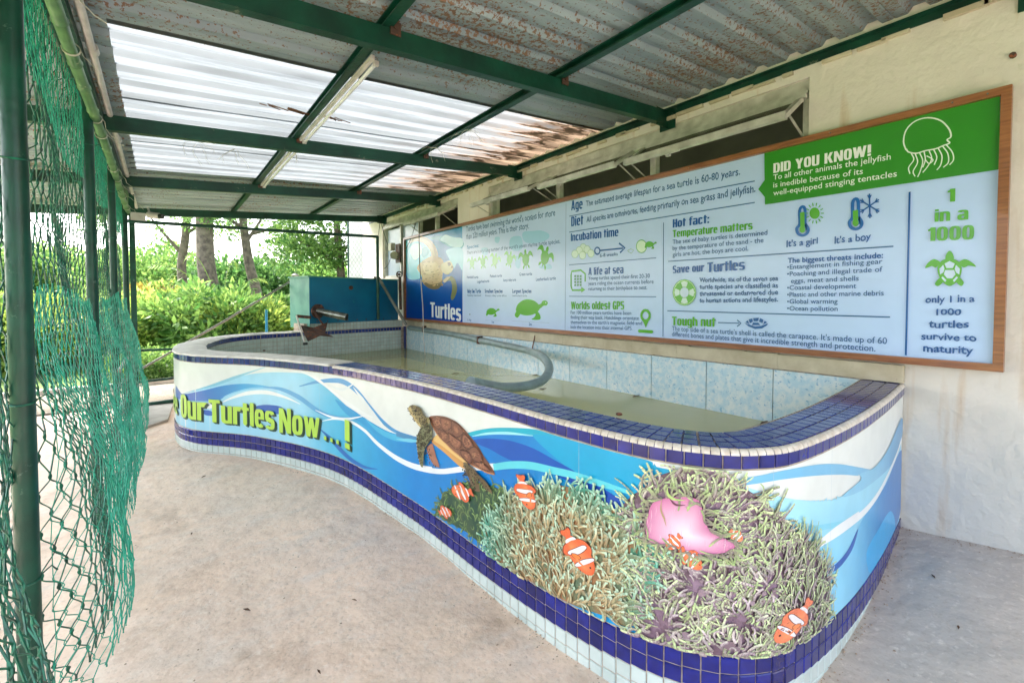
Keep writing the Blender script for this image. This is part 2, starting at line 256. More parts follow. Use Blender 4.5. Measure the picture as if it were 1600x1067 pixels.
# ------------------------------------------------------------------ object helpers
class MB:
    def __init__(s): s.v = []; s.f = []; s.c = None; s.sm = False
    def add(s, vs, fs):
        o = len(s.v); s.v += [tuple(float(k) for k in p) for p in vs]; s.f += [tuple(o+i for i in f) for f in fs]; return s
    def box(s, c, d, rz=0, mtx=None):
        x, y, z = [k/2 for k in d]; P = [(-x,-y,-z),(x,-y,-z),(x,y,-z),(-x,y,-z),(-x,-y,z),(x,-y,z),(x,y,z),(-x,y,z)]
        if mtx is None: mtx = Matrix.Translation(Vector(c)) @ Matrix.Rotation(rz, 4, 'Z')
        P = [mtx @ Vector(p) for p in P]
        return s.add(P, [(0,3,2,1),(4,5,6,7),(0,1,5,4),(1,2,6,5),(2,3,7,6),(3,0,4,7)])
    def beam(s, a, b, w, h, up=(0,0,1)):
        a = Vector(a); b = Vector(b); d = (b-a); L = d.length; d.normalize(); r = d.cross(Vector(up)).normalized(); u = r.cross(d)
        P = [];
        for e in (a, b):
            for sx, sz in ((-1,-1),(1,-1),(1,1),(-1,1)): P.append(e + r*(w/2*sx) + u*(h/2*sz))
        return s.add(P, [(0,1,2,3),(7,6,5,4),(0,4,5,1),(1,5,6,2),(2,6,7,3),(3,7,4,0)])
    def tube(s, pts, r, n=8, cap=True):
        pts = [Vector(p) for p in pts]; K = len(pts); rr = r if hasattr(r, '__len__') else [r]*K
        prev = None; base = len(s.v); vs = []; fs = []
        for i, p in enumerate(pts):
            t = (pts[min(i+1, K-1)] - pts[max(i-1, 0)]);
            t = t.normalized() if t.length > 1e-9 else Vector((0,0,1))
            if prev is None:
                a = Vector((0,0,1)) if abs(t.z) < .9 else Vector((1,0,0)); nrm = t.cross(a).normalized()
            else:
                nrm = (prev - t*prev.dot(t)).normalized()
            prev = nrm; bn = t.cross(nrm)
            for k in range(n):
                an = 2*PI*k/n; vs.append(p + (nrm*math.cos(an) + bn*math.sin(an))*rr[i])
        for i in range(K-1):
            for k in range(n): fs.append((i*n+k, i*n+(k+1)%n, (i+1)*n+(k+1)%n, (i+1)*n+k))
        if cap: fs.append(tuple(range(n-1, -1, -1))); fs.append(tuple((K-1)*n+k for k in range(n)))
        return s.add(vs, fs)
    def mesh(s, name, origin=(0,0,0)):
        me = bpy.data.meshes.new(name); ox, oy, oz = origin
        me.from_pydata([(x-ox, y-oy, z-oz) for x, y, z in s.v], [], s.f); me.update(); return me
def link(name, me, mt=None, parent=None, smooth=False):
    o = bpy.data.objects.new(name, me); COL.objects.link(o)
    if mt is not None and len(me.materials) == 0: me.materials.append(mt)
    if parent is not None: o.parent = parent
    if smooth:
        me.polygons.foreach_set('use_smooth', [True]*len(me.polygons))
        try: me.set_sharp_from_angle(angle=math.radians(40))
        except Exception: pass
    return o
def tag(o, label, cat, group=None, kind=None):
    if label: o['label'] = label
    if cat: o['category'] = cat
    if group: o['group'] = group
    if kind: o['kind'] = kind
    return o
def thing(name, loc, label, cat, group=None):
    o = bpy.data.objects.new(name, None); COL.objects.link(o); o.location = loc; o.empty_display_size = .1
    return tag(o, label, cat, group)
def wloc(p):
    l = Vector((0,0,0))
    while p is not None: l = l + p.location; p = p.parent
    return l
def part(name, mb, mt, parent, smooth=False, kind=None):
    o = link(name, mb.mesh(name, wloc(parent)), mt, parent, smooth)
    if kind: o['kind'] = kind
    return o
def catmull(P, closed=False, n=12):
    P = [np.array(p, float) for p in P]; out = []
    K = len(P); rngk = range(K if closed else K-1)
    for i in rngk:
        p1 = P[i]; p2 = P[(i+1) % K]
        p0 = P[(i-1) % K] if (closed or i > 0) else 2*p1-p2
        p3 = P[(i+2) % K] if (closed or i < K-2) else 2*p2-p1
        for j in range(n):
            t = j/n; out.append(.5*((2*p1)+(-p0+p2)*t+(2*p0-5*p1+4*p2-p3)*t*t+(-p0+3*p1-3*p2+p3)*t**3))
    if not closed: out.append(P[-1])
    return out
# ------------------------------------------------------------------ pool outline
XW = 3.036                 # wall plane
ZT = .765                  # top of the coping
NODES = [(3.034,7.0,.165,0),(1.9,6.78,.165,0),(1.458,6.69,.165,0),(1.109,6.62,.165,0),(.87,6.53,.165,0),(.53,6.30,.165,0),(.268,5.87,.165,0),(.10,5.28,.165,0),(.075,4.75,.167,0),
 (.185,4.34,.17,0),(.55,3.83,.17,-.005),(.884,3.092,.163,-.015),(1.058,2.292,.105,-.065),(1.119,1.641,.073,-.10),(1.141,1.182,.098,-.085),
 (1.184,.88,.13,-.07),(1.261,.711,.142,-.06),(1.363,.611,.145,-.055),(1.533,.556,.135,-.05),(1.966,.545,.095,-.045),(2.5,.575,.07,-.03),(3.034,.625,.06,0)]
raw = catmull(NODES, n=40)
raw = np.array(raw); seg = np.hypot(*(raw[1:, :2]-raw[:-1, :2]).T); cum = np.concatenate([[0], np.cumsum(seg)]); STOT = cum[-1]
NS = int(STOT/.01); SS = np.linspace(0, STOT, NS)
OUT = np.stack([np.interp(SS, cum, raw[:, k]) for k in range(4)], 1)
tan = np.gradient(OUT[:, :2], SS, axis=0); tan /= np.linalg.norm(tan, axis=1)[:, None]
NRM = np.stack([tan[:, 1], -tan[:, 0]], 1)
# outward must point away from the pool's middle
if NRM[int(NS*.7)] @ (OUT[int(NS*.7), :2]-np.array([2.2, 3.0])) < 0: NRM = -NRM
def SP(s, z, off=0.0):
    x = np.interp(s, SS, OUT[:, 0]); y = np.interp(s, SS, OUT[:, 1]); nx = np.interp(s, SS, NRM[:, 0]); ny = np.interp(s, SS, NRM[:, 1])
    return (float(x+nx*off), float(y+ny*off), float(z))
def band_z(s): return float(np.interp(s, SS, OUT[:, 2]))
def floor_zs(s): return float(np.interp(s, SS, OUT[:, 3]))
def sang(s): nx = np.interp(s, SS, NRM[:, 0]); ny = np.interp(s, SS, NRM[:, 1]); return math.atan2(ny, nx)
FACE_Z = .703
def hitwall(u, v):
    """nearest point of the pool's outer face along a ray -> (s, z)"""
    d = ray(u, v); A = OUT[:-1, :2]; B = OUT[1:, :2]; e = B-A
    det = -d[0]*e[:, 1] + d[1]*e[:, 0]; det = np.where(abs(det) < 1e-12, 1e-12, det)
    t = (-A[:, 0]*e[:, 1] + A[:, 1]*e[:, 0])/det; q = (d[0]*A[:, 1]-d[1]*A[:, 0])/det
    ok = (q >= -1e-6) & (q <= 1+1e-6) & (t > 0)
    facing = (NRM[:-1] @ np.array([d[0], d[1]])) < .02
    ok &= facing
    if not ok.any(): return None
    i = np.where(ok)[0][np.argmin(t[ok])]
    return (SS[i]+q[i]*(SS[i+1]-SS[i]), float(HC+t[i]*d[2]))
# ------------------------------------------------------------------ floor
FP = [(p[0], p[1], p[3]) for p in OUT[::25]] + [(3.03,.194,.064),(3.03,0,.08),(2.4,.1,0),(2,-.6,-.02),(0,0,-.08),(-.3,1,-.08),(-.3,2,-.07),(-.3,3.5,-.04),(-.3,6.3,0),(.2,3,-.04),(.5,2,-.075),(3.03,.5,.022),(3.03,.35,.045),(3.03,-.2,.115),(3.03,-.6,.165),(2.7,.35,.028),(2.6,-.1,.05),(3,-2,.25),(0,-2,-.08)]
FPa = np.array(FP)
def fz(x, y):
    w = 1/(((FPa[:, 0]-x)**2+(FPa[:, 1]-y)**2)+.01)**1.5
    return float((w*FPa[:, 2]).sum()/w.sum())
xs = np.concatenate([np.arange(-2.6, -.3, .15), np.arange(-.3, 3.1, .07), [3.2]]); ys = np.concatenate([np.arange(-7, 0, .35), np.arange(0, 6.6, .07), np.arange(6.6, 8.2, .2)])
mb = MB(); nx, ny = len(xs), len(ys)
for y in ys:
    for x in xs: mb.v.append((x, y, fz(x, y)+.004*math.sin(x*3.1+y*1.7)+.003*math.sin(y*5.3-x*2.2)))
for j in range(ny-1):
    for i in range(nx-1):
        a = j*nx+i; mb.f.append((a, a+1, a+nx+1, a+nx))
fl = link('floor', mb.mesh('floor'), MT['floor'], None, True); fl['kind'] = 'structure'
# lawn out to the horizon (a hair lower, cut away under the paved floor)
mb = MB()
def quadxy(mb, x0, x1, y0, y1, z): mb.add([(x0,y0,z),(x1,y0,z),(x1,y1,z),(x0,y1,z)], [(0,1,2,3)])
quadxy(mb, -200, 200, 8.9, 300, -.03); quadxy(mb, -200, 3.3, 7.95, 8.9, -.03); quadxy(mb, -200, -2.6, -60, 7.95, -.03); quadxy(mb, -2.6, 200, -60, -6.98, -.25); quadxy(mb, 9, 200, -6.98, 8.9, -.03); quadxy(mb, 3.3, 9, 8.7, 8.9, -.03)
lw = link('lawn', mb.mesh('lawn'), MT['soil']); lw['kind'] = 'structure'
mb = MB(); quadxy(mb, -2.58, .9, 6.62, 7.93, .016); gvl = link('gravel_path', mb.mesh('gravel_path'), mat('gravel_ground', (132, 122, 106), (104, 96, 82), .95, 22, c3=(160, 150, 134), t3=.56, s3=60, bump=.8)); gvl['kind'] = 'structure'
# ------------------------------------------------------------------ pool body
PO = (1.6, 3.0, 0)
pool = thing('turtle_pool', PO, 'long curved tiled turtle pool with a blue ocean print round its low wall', 'pool')
WID = lambda s: float(np.interp(s, [0, STOT*.28, STOT*.45, STOT*.6, STOT], [.22, .22, .24, .185, .18]))
mb = MB(); st = 3; idx = list(range(0, NS, st));
if idx[-1] != NS-1: idx.append(NS-1)
prof = []
for i in idx:
    s = SS[i]; w = WID(s); prof.append([SP(s, -.25), SP(s, ZT-.006), SP(s, ZT-.006, -w), SP(s, .02, -w)])
K = 4
for p in prof: mb.v += p
for a in range(len(idx)-1):
    for k in range(K-1): mb.f.append((a*K+k, a*K+k+1, (a+1)*K+k+1, (a+1)*K+k))
part('wall', mb, MT['grout'], pool, True)
# bare plaster on the far end of the rim, where the tiles have gone
S_T0 = hitwall(520, 590)[0]         # the rim tiles begin here
mb = MB(); prof = []
for s in np.arange(0, S_T0, .03):
    w = WID(s); j = .004*math.sin(s*9)+.003*math.sin(s*23)
    prof.append([SP(s, ZT-.012, .012+j), SP(s, ZT+.002, .008+j), SP(s, ZT+.006+j*.4, -.05), SP(s, ZT+.004, -w+.02), SP(s, ZT-.008, -w-.006+j)])
K = 5
for p in prof: mb.v += p
for a in range(len(prof)-1):
    for k in range(K-1): mb.f.append((a*K+k, a*K+k+1, (a+1)*K+k+1, (a+1)*K+k))
mb.f.append(tuple(range((len(prof)-1)*K, len(prof)*K)))
part('plaster_rim', mb, MT['white_plaster'], pool, True)
# --- tiles
def tile_mesh(name, a, b, t, bev=.0025):
    # a wide (local x), b high (local y), t thick (local z, outwards), with a bevelled face
    x, y = a/2, b/2; mb = MB()
    mb.add([(-x,-y,-.004),(x,-y,-.004),(x,y,-.004),(-x,y,-.004),(-x,-y,t-bev),(x,-y,t-bev),(x,y,t-bev),(-x,y,t-bev),(-x+bev,-y+bev,t),(x-bev,-y+bev,t),(x-bev,y-bev,t),(-x+bev,y-bev,t)],
      [(0,1,5,4),(1,2,6,5),(2,3,7,6),(3,0,4,7),(4,5,9,8),(5,6,10,9),(6,7,11,10),(7,4,8,11),(8,9,10,11)])
    return mb.mesh(name)
PITCH = .0525
MEB = tile_mesh('blue_tile', .0485, .0485, .005); MEB.materials.append(MT['blue_tile'])
MEC = tile_mesh('coping_tile', .0485, .0485, .005); MEC.materials.append(MT['coping_tile'])
MEW = tile_mesh('white_tile', .0485, .0485, .004); MEW.materials.append(MT['white_tile'])
mb = MB(); n = 5; L = .0235
for e in (-L/2, L/2):
    mb.v += [(e, -.014, .004)]+[(e, -.014+ .017*math.sin(a)*1.0, -.013+.017*math.cos(a)) for a in np.linspace(0, PI/2, n)]
for k in range(n): mb.f.append((k, k+1, n+1+k+1, n+1+k))
mb.f.append(tuple(range(n, -1, -1))); mb.f.append(tuple(range(n+1, 2*n+2)))
MEN = mb.mesh('nosing_tile'); MEN.materials.append(MT['nosing'])
def wall_mtx(s, z, off=0.0, tilt=0.0):
    a = sang(s); x, y, _ = SP(s, 0, off)
    # local x along the wall, local y up, local z outwards
    M = Matrix(((-math.sin(a), 0, math.cos(a)), (math.cos(a), 0, math.sin(a)), (0, 1, 0))).to_4x4()
    M = Matrix(((math.sin(a), 0, math.cos(a)), (-math.cos(a), 0, math.sin(a)), (0, 1, 0))).to_4x4() if False else M
    M.translation = Vector((x, y, z)) - Vector(PO); return M
def flat_mtx(s, off, sx=1.0, z=ZT-.006):
    a = sang(s); x, y, _ = SP(s, 0, off)
    # columns: local x along rim, local y = outward*-1, z up
    M = Matrix(((-math.sin(a)*sx, math.cos(a), 0), (math.cos(a)*sx, math.sin(a), 0), (0, 0, 1))).to_4x4()
    M.translation = Vector((x, y, z)) - Vector(PO); return M
def put(name, me, M, jit=.0):
    o = bpy.data.objects.new(name, me); COL.objects.link(o); o.parent = pool
    if jit: M = M @ Matrix.Rotation(random.uniform(-jit, jit), 4, 'Z') @ Matrix.Rotation(random.uniform(-jit, jit), 4, 'X')
    o.matrix_local = M; return o
S_VIS = hitwall(277, 600)[0] - .25       # the print and the tile rows round the far bend
ks = np.arange(STOT-.02, S_VIS, -PITCH)
for s in ks:
    put('edge_tile', MEB, wall_mtx(s, FACE_Z+.0265, 0), .012)
    bz = band_z(s)
    put('band_tile', MEB, wall_mtx(s, bz-.026, 0), .008)
    put('band_tile', MEB, wall_mtx(s, bz-.026-PITCH, 0), .008)
    for r in range(2, 5):
        z = bz-.026-PITCH*r
        if z > floor_zs(s)-.03: put('base_tile', MEW, wall_mtx(s, z, 0), .008)
for s in np.arange(STOT-.014, S_T0-.0, -PITCH/2): put('nosing_tile', MEN, flat_mtx(s, .006), .02)
for s in np.arange(STOT-.03, S_T0, -PITCH):
    a0 = sang(s-.02); a1 = sang(s+.02); da = abs((a1-a0+PI) % (2*PI)-PI)/.04; sgn = 1 if True else -1
    for r in range(3):
        off = -.036-r*PITCH
        P0 = np.array(SP(s-.02, 0, off)); P1 = np.array(SP(s+.02, 0, off)); k = np.linalg.norm(P1-P0)/.04
        put('coping_tile', MEC, flat_mtx(s, off-.002, max(.35, min(1.25, k))), .01)
# --- inner face: small white tiles with a dark top row, joined (too small to pick apart)
wi = MB(); bi = MB()
def addtile(mb, s, z, w, b=.0485):
    a = sang(s)+PI; x, y, _ = SP(s, 0, -w); P0 = np.array(SP(s-.02, 0, -w)); P1 = np.array(SP(s+.02, 0, -w)); k = np.linalg.norm(P1-P0)/.04
    tx, ty = -math.sin(a), math.cos(a); nx_, ny_ = math.cos(a), math.sin(a); h = b/2; hw = .0485/2*min(k, 1.3)
    vs = []
    for (p, q, o) in ((-1,-1,.001),(1,-1,.001),(1,1,.001),(-1,1,.001),(-.9,-.9,.004),(.9,-.9,.004),(.9,.9,.004),(-.9,.9,.004)):
        vs.append((x+tx*hw*p+nx_*o, y+ty*hw*p+ny_*o, z+h*q))
    mb.add(vs, [(0,1,5,4),(1,2,6,5),(2,3,7,6),(3,0,4,7),(4,5,6,7)])
for s in np.arange(.12, STOT, PITCH):
    w = WID(s)
    addtile(bi, s, ZT-.032, w)
    for r in range(1, 8): addtile(wi, s, ZT-.032-PITCH*r, w)
part('inner_tile', wi, MT['white_tile'], pool, kind='stuff'); part('inner_edge_tile', bi, MT['coping_tile'], pool, kind='stuff')
# upstand on the far wall, under the tank
A = Vector(SP(.30, 0, -.20)); B = Vector(SP(1.62, 0, -.20))
sa, sb = .06, 1.62
mb = MB()
p0 = SP(sa, 0, -.215); p1 = SP(sb, 0, -.215); q0 = SP(sa, 0, .1); q1 = SP(sb, 0, .1)
mb.add([(*p0[:2], ZT), (*p1[:2], ZT), (*q1[:2], ZT), (*q0[:2], ZT), (*p0[:2], .868), (*p1[:2], .868), (*q1[:2], .868), (*q0[:2], .868)], [(0,1,5,4),(1,2,6,5),(2,3,7,6),(3,0,4,7),(4,5,6,7)])
part('tank_plinth', mb, MT['grout'], pool)
mb = MB()
for s in np.arange(sa+.03, sb-.02, PITCH):
    for r in range(2): addtile(mb, s, ZT+.026+r*.050, .215)
part('plinth_tile', mb, MT['white_tile'], pool, kind='stuff')
# marble panels on the wall side
ys_ = [.80, 1.25, 1.69, 2.14, 2.59, 3.04, 3.49, 3.94, 4.39, 4.84, 5.29, 5.74, 6.19, 6.62]
for a, b in zip(ys_[:-1], ys_[1:]):
    mb = MB(); mb.box((XW-.012-random.random()*.002, (a+b)/2, .43), (.016, b-a-.006, .66)); part('marble_panel', mb, MT['marble'], pool)
mb = MB(); mb.box((XW-.006, 3.7, .43), (.006, 6.0, .67)); part('grout_backing', mb, MT['grout'], pool)
mb = MB(); mb.beam((XW-.01, 6.70, .1), (XW-.01, 6.70, ZT+.005), .04, .04, up=(0, 1, 0)); part('corner_tile_strip', mb, MT['coping_tile'], pool)
# pool floor and water
inner = [SP(s, 0, -WID(s)+.004) for s in np.arange(0, STOT, .05)]
def cap_poly(z, inn):
    mb = MB(); pts = [(p[0], p[1], z) for p in inn] + [(XW, .79, z), (XW, 6.78, z)]
    tri = tessellate_polygon([[Vector(p) for p in pts]]); mb.add(pts, [tuple(t) for t in tri]); return mb
part('pool_bottom', cap_poly(.27, inner), MT['pool_floor'], pool)
wt = link('water', cap_poly(.425, inner).mesh('water'), MT['water']); wt['kind'] = 'structure'
for p in wt.data.polygons: pass
# ------------------------------------------------------------------ building
BL = (XW, 3.5, 0)
bld = thing('building', BL, 'cream painted building wall with open top-hung windows beside the pool', 'building')
TH = .16
wins = [(1.086, 4.40), (5.10, 7.62)]; ZB, ZH = 1.55, 2.50
mb = MB()
def wbox(y0, y1, z0, z1): mb.box((XW+TH/2, (y0+y1)/2, (z0+z1)/2), (TH, y1-y0, z1-z0))
wbox(-3.4, 8.6, -.3, ZB); wbox(-3.4, 8.6, ZH, 3.3)
for a, b in [(-3.4, wins[0][0]), (wins[0][1], wins[1][0]), (wins[1][1], 8.6)]: wbox(a, b, ZB, ZH)
part('wall', mb, MT['wall'], bld)
mb = MB(); mb.box((5.2, 2.6, .3), (.1, 12.2, 1.4)); mb.box((5.2, 2.6, 2.85), (.1, 12.2, .9)); mb.box((5.2, -3, 1.7), (.1, 1, 1.4)); mb.box((5.2, 8.1, 1.7), (.1, 1, 1.4)); mb.box((5.2, 2.4, 1.7), (.1, .5, 1.4)); mb.box((4.2, -3.45, 1.5), (2.1, .1, 3.4)); mb.box((4.2, 8.65, 1.5), (2.1, .1, 3.4)); mb.box((4.2, 2.6, 3.25), (2.1, 12.2, .08)); mb.box((4.2, 2.6, -.05), (2.1, 12.2, .1))
part('room', mb, MT['dark_room'], bld)
def window(y0, y1, mull, sashes, glaz):
    w = part('window', MB().box((XW+.06, (y0+y1)/2, ZH-.03), (.07, y1-y0, .06)), MT['alu'], bld)
    f = MB(); x = XW+.055
    for y in (y0+.02, y1-.02): f.box((x, y, (ZB+ZH)/2), (.06, .04, ZH-ZB-.07))
    f.box((x, (y0+y1)/2, ZB+.02), (.055, y1-y0-.08, .04))
    f.box((XW+.02, (y0+y1)/2, ZH-.075), (.03, y1-y0-.02, .018)); f.box((XW+.005, (y0+y1)/2, ZH-.105), (.05, y1-y0-.02, .022))
    part('frame', f, MT['alu'], w)
    for y in mull: part('mullion', MB().box((x, y, (ZB+ZH)/2-.03), (.052, .05, ZH-ZB-.1)), MT['alu'], w)
    for a, b, xo, zb in sashes:
        top = Vector((XW-.01, 0, ZH-.12)); bot = Vector((xo, 0, zb)); d = (bot-top); ln = d.length; d.normalize()
        s = MB()
        for y in (a+.03, b-.03): s.beam((top.x, y, top.z), (bot.x, y, bot.z), .032, .026, up=(0, 1, 0) if False else (0.3, 0, 1))
        s.box((bot.x, (a+b)/2, bot.z), (.034, b-a-.03, .030)); s.box((bot.x-.014, (a+b)/2, bot.z+.02), (.012, b-a-.03, .014))
        s.box((top.x, (a+b)/2, top.z), (.03, b-a-.03, .028))
        part('sash', s, MT['alu'], w)
        g = MB(); n = Vector((-d.z, 0, d.x))
        t0 = top+d*.02; b0 = bot-d*.02
        for sg in (0,): g.add([(t0.x, a+.04, t0.z), (t0.x, b-.04, t0.z), (b0.x, b-.04, b0.z), (b0.x, a+.04, b0.z), (t0.x+n.x*.004, a+.04, t0.z+n.z*.004), (t0.x+n.x*.004, b-.04, t0.z+n.z*.004), (b0.x+n.x*.004, b-.04, b0.z+n.z*.004), (b0.x+n.x*.004, a+.04, b0.z+n.z*.004)], [(0,1,2,3),(7,6,5,4),(0,4,5,1),(1,5,6,2),(2,6,7,3),(3,7,4,0)])
        part('pane', g, MT['sash_glass'], w)
        # stays and a catch
        for y in (a+.02, b-.02): part('stay', MB().beam((XW+.03, y, ZH-.34), (bot.x+.05, y, bot.z+.02), .012, .004), MT['alu'], w)
        st_ = MB()
        st_.box((bot.x-.02, (a*.35+b*.65), bot.z-.03), (.02, .03, .03)); st_.box((bot.x-.05, (a*.35+b*.65)-.05, bot.z-.035), (.012, .11, .012))
        part('catch', st_, MT['alu'], w)
    for a, b in glaz: part('pane', MB().box((XW+.07, (a+b)/2, (ZB+ZH)/2-.05), (.006, b-a, ZH-ZB-.16)), MT['frosted'], w)
    return w
window(*wins[0], [2.18, 3.26], [(1.10, 2.26, 2.80, 2.225), (2.32, 3.26, 2.80, 2.235), (3.32, 4.36, 2.76, 2.235)], [])
window(*wins[1], [5.75, 6.28, 6.95], [(5.16, 6.22, 2.80, 2.27)], [(6.31, 6.92), (6.98, 7.56)])
# rough ledge between the sign and the tiles
mb = MB()
for i in range(60):
    y0 = .62+i*.1; mb.box((XW-.016-.004*random.random(), y0+.05, .812+.004*random.random()), (.03, .1005, .085+.008*random.random()))
lg = part('ledge', mb, MT['cream2'], bld)
# crusts of old mortar under the roof plate
mb = MB()
for i in range(46):
    y0 = -.6+i*.17+random.random()*.1; mb.box((XW-.012, y0, 2.553+random.uniform(-.012, .006)), (.022, random.uniform(.05, .2), random.uniform(.012, .03)))
part('mortar_crust', mb, MT['cream2'], bld, kind='stuff')
# hole with old plug at the top right of the wall
mb = MB(); mb.tube([onx(1583, 88, XW)+np.array([-.001,0,0]), onx(1583, 88, XW)+np.array([-.02, 0, 0])], .012, 8); part('wall_plug', mb, MT['rust'], bld)
# neighbour block beyond the end of the shelter
nb = thing('white_outbuilding', (3.4, 11.5, 0), 'white rendered building with an olive window beyond the far end of the shelter', 'building')
x0, y0 = place(547, 11.0); x1, y1 = place(640, 11.0)
mb = MB(); mb.add([(x0,y0,-.1),(x1,y1,-.1),(x1+1.5,y1+2,-.1),(x0+.9,y0+3,-.1),(x0,y0,5),(x1,y1,5),(x1+1.5,y1+2,5),(x0+.9,y0+3,5)], [(0,1,5,4),(1,2,6,5),(2,3,7,6),(3,0,4,7),(4,5,6,7)])
part('wall', mb, MT['bwhite'], nb)
wx, wy = place(576, 10.95); part('window', MB().box((wx, wy, 2.7), (.12, .12, .75), math.radians(-37)), mat('olive_frame', (120, 124, 84)), nb)
# ------------------------------------------------------------------ shelter roof
KS = .075
def rz_(x): return 2.646-KS*(XW-x)
RO = (1.4, 3.0, 2.5)
roof = thing('shelter_roof', RO, 'low lean-to roof of rusty corrugated sheets on green steel beams over the pool', 'roof')
XL = -2.3
def sheet(name, x0, x1, y0, y1, mt, dz=0, pitch=.19, kind=None):
    mb = MB(); prof = []; y = y0
    while y < y1-1e-6:
        for a, h in ((0, 0), (.52, 0), (.63, .028), (.86, .028), (.97, 0)):
            yy = y+a*pitch
            if yy < y1: prof.append((yy, h))
            # shallow stiffener groove in the wide pan
            if a == 0 and y+.3*pitch < y1: prof += [(y+.24*pitch, 0), (y+.26*pitch, .004), (y+.30*pitch, 0)]
        y += pitch
    prof.append((y1, 0)); nx_ = 10
    for i in range(nx_+1):
        x = x0+(x1-x0)*i/nx_
        for yy, h in prof: mb.v.append((x, yy, rz_(x)+h+dz+.002*math.sin(x*4+yy*3)))
    n = len(prof)
    for i in range(nx_):
        for k in range(n-1): a = i*n+k; mb.f.append((a, a+n, a+n+1, a+1))
    return part(name, mb, mt, roof)
yy = -2.6
edges = [-1.25, -.3, .65, 1.6, 2.655]
for a, b in zip(edges[:-1], edges[1:]): sheet('roof_sheet', -.22, XW+.03, a, b+.04, MT['roof'], dz=.002*random.random())
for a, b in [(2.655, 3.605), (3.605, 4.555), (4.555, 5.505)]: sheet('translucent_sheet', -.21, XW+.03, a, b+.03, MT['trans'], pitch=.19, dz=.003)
for a, b in [(5.505, 6.4), (6.4, 7.4), (7.4, 8.3)]: sheet('roof_sheet', -.22, XW+.03, a, b+.04, MT['roof'])
for k in range(10):
    a = -1.25+k*.97; sheet('lower_roof_sheet', XL, -.17, a, a+1.0, MT['roof'], dz=-.006)
def cbeam(mb, a, b, w, h, t=.006, side=1):
    # C channel: web and two flanges
    a = Vector(a); b = Vector(b); d = (b-a).normalized(); r = d.cross(Vector((0,0,1))).normalized()*side; u = Vector((0,0,1))
    mb.beam(a+r*(w/2-t/2), b+r*(w/2-t/2), t, h-.0004)
    for sg in (-1, 1): mb.beam(a+u*(sg*(h/2-t/2))-r*(t/2+.0005), b+u*(sg*(h/2-t/2))-r*(t/2+.0005), w-t, t)
for y in (-1.2, .2, 2.03, 3.84, 5.62, 7.50):
    mb = MB(); c = -.098; cbeam(mb, (XL, y, rz_(XL)+c), (XW-.10, y, rz_(XW-.1)+c), .05, .094, side=1)
    part('rafter', mb, MT['green_beam'], roof)
    mb = MB(); mb.box((XW-.07, y, rz_(XW)-.105), (.14, .006, .13)); mb.box((XW-.004, y, rz_(XW)-.105), (.008, .13, .15))
    for dy in (-.045, .045): mb.tube([(XW-.03, y+dy, rz_(XW)-.08), (XW+.0, y+dy, rz_(XW)-.08)], .009, 6)
    part('wall_bracket', mb, MT['green_beam'], roof)
for x, mt_ in ((-1.4, 'green_beam'), (-.36, 'green_beam'), (.83, 'green_beam'), (1.9, 'green_beam')):
    mb = MB(); cbeam(mb, (x, -1.25, rz_(x)-.026), (x, 8.25, rz_(x)-.026), .045, .046, side=1 if x > 0 else -1); part('purlin', mb, MT[mt_], roof)
mb = MB(); mb.box((XW-.022, 3.5, 2.61), (.042, 9.5, .006)); mb.box((XW-.003, 3.5, 2.590), (.006, 9.5, .044)); part('wall_plate', mb, MT['green_beam'], roof)
# torn strings and straws hanging from the steel
def wisp(p, n, L, r=.0012):
    mb = MB()
    for i in range(n):
        q = Vector(p)+Vector((random.uniform(-.03, .03), random.uniform(-.03, .03), 0)); pts = [q]
        d = Vector((random.uniform(-1, 1), random.uniform(-1, 1), random.uniform(-.6, .1))).normalized()
        for k in range(5): q = q+d*(L/5*random.uniform(.6, 1.3)); d = (d+Vector((random.uniform(-.6, .6), random.uniform(-.6, .6), random.uniform(-.5, .2)))).normalized(); pts.append(q)
        mb.tube(pts, r, 4)
    return mb
for p, n in (((.83, 4.0, 2.40), 6), ((1.88, 3.0, 2.49), 8), ((1.88, 3.5, 2.49), 6), ((.2, 3.88, 2.28), 5), ((.45, 3.9, 2.3), 4)):
    part('loose_string', wisp(p, n, .16), MT['string'], roof)
mb = MB()
for k in range(26):
    x = .75+random.uniform(-.28, .28); y = 3.33+random.uniform(-.02, .02)+ (x-.75)*.12; mb.tube([(x, y, rz_(x)-.012), (x+random.uniform(.03, .12), y+random.uniform(-.02, .03), rz_(x)-.02)], .0035, 4)
part('dead_twigs', mb, MT['leaf_dry'], roof)
# fluorescent battens under the second purlin
for y0, y1, lab in ((2.26, 3.76, 'long white fluorescent batten hung under the skylight, the one nearer the camera'), (3.92, 5.50, 'white fluorescent batten behind the second green beam, farther from the camera')):
    x = .86; z = rz_(x)-.085; t = thing('fluorescent_batten', (x, y0, z), lab, 'lamp', 'fluorescent battens along the purlin')
    part('housing', MB().box((x-.002, (y0+y1)/2, z+.012), (.018, y1-y0, .020)), MT['white_pipe'], t)
    part('tube', MB().tube([(x+.021, y0+.05, z-.006), (x+.021, y1-.05, z-.006)], .010, 10), MT['tube'], t, True)
    for y in (y0+.02, y1-.02): part('lamp_holder', MB().box((x+.020, y, z-.006), (.026, .020, .022)), MT['white_pipe'], t)
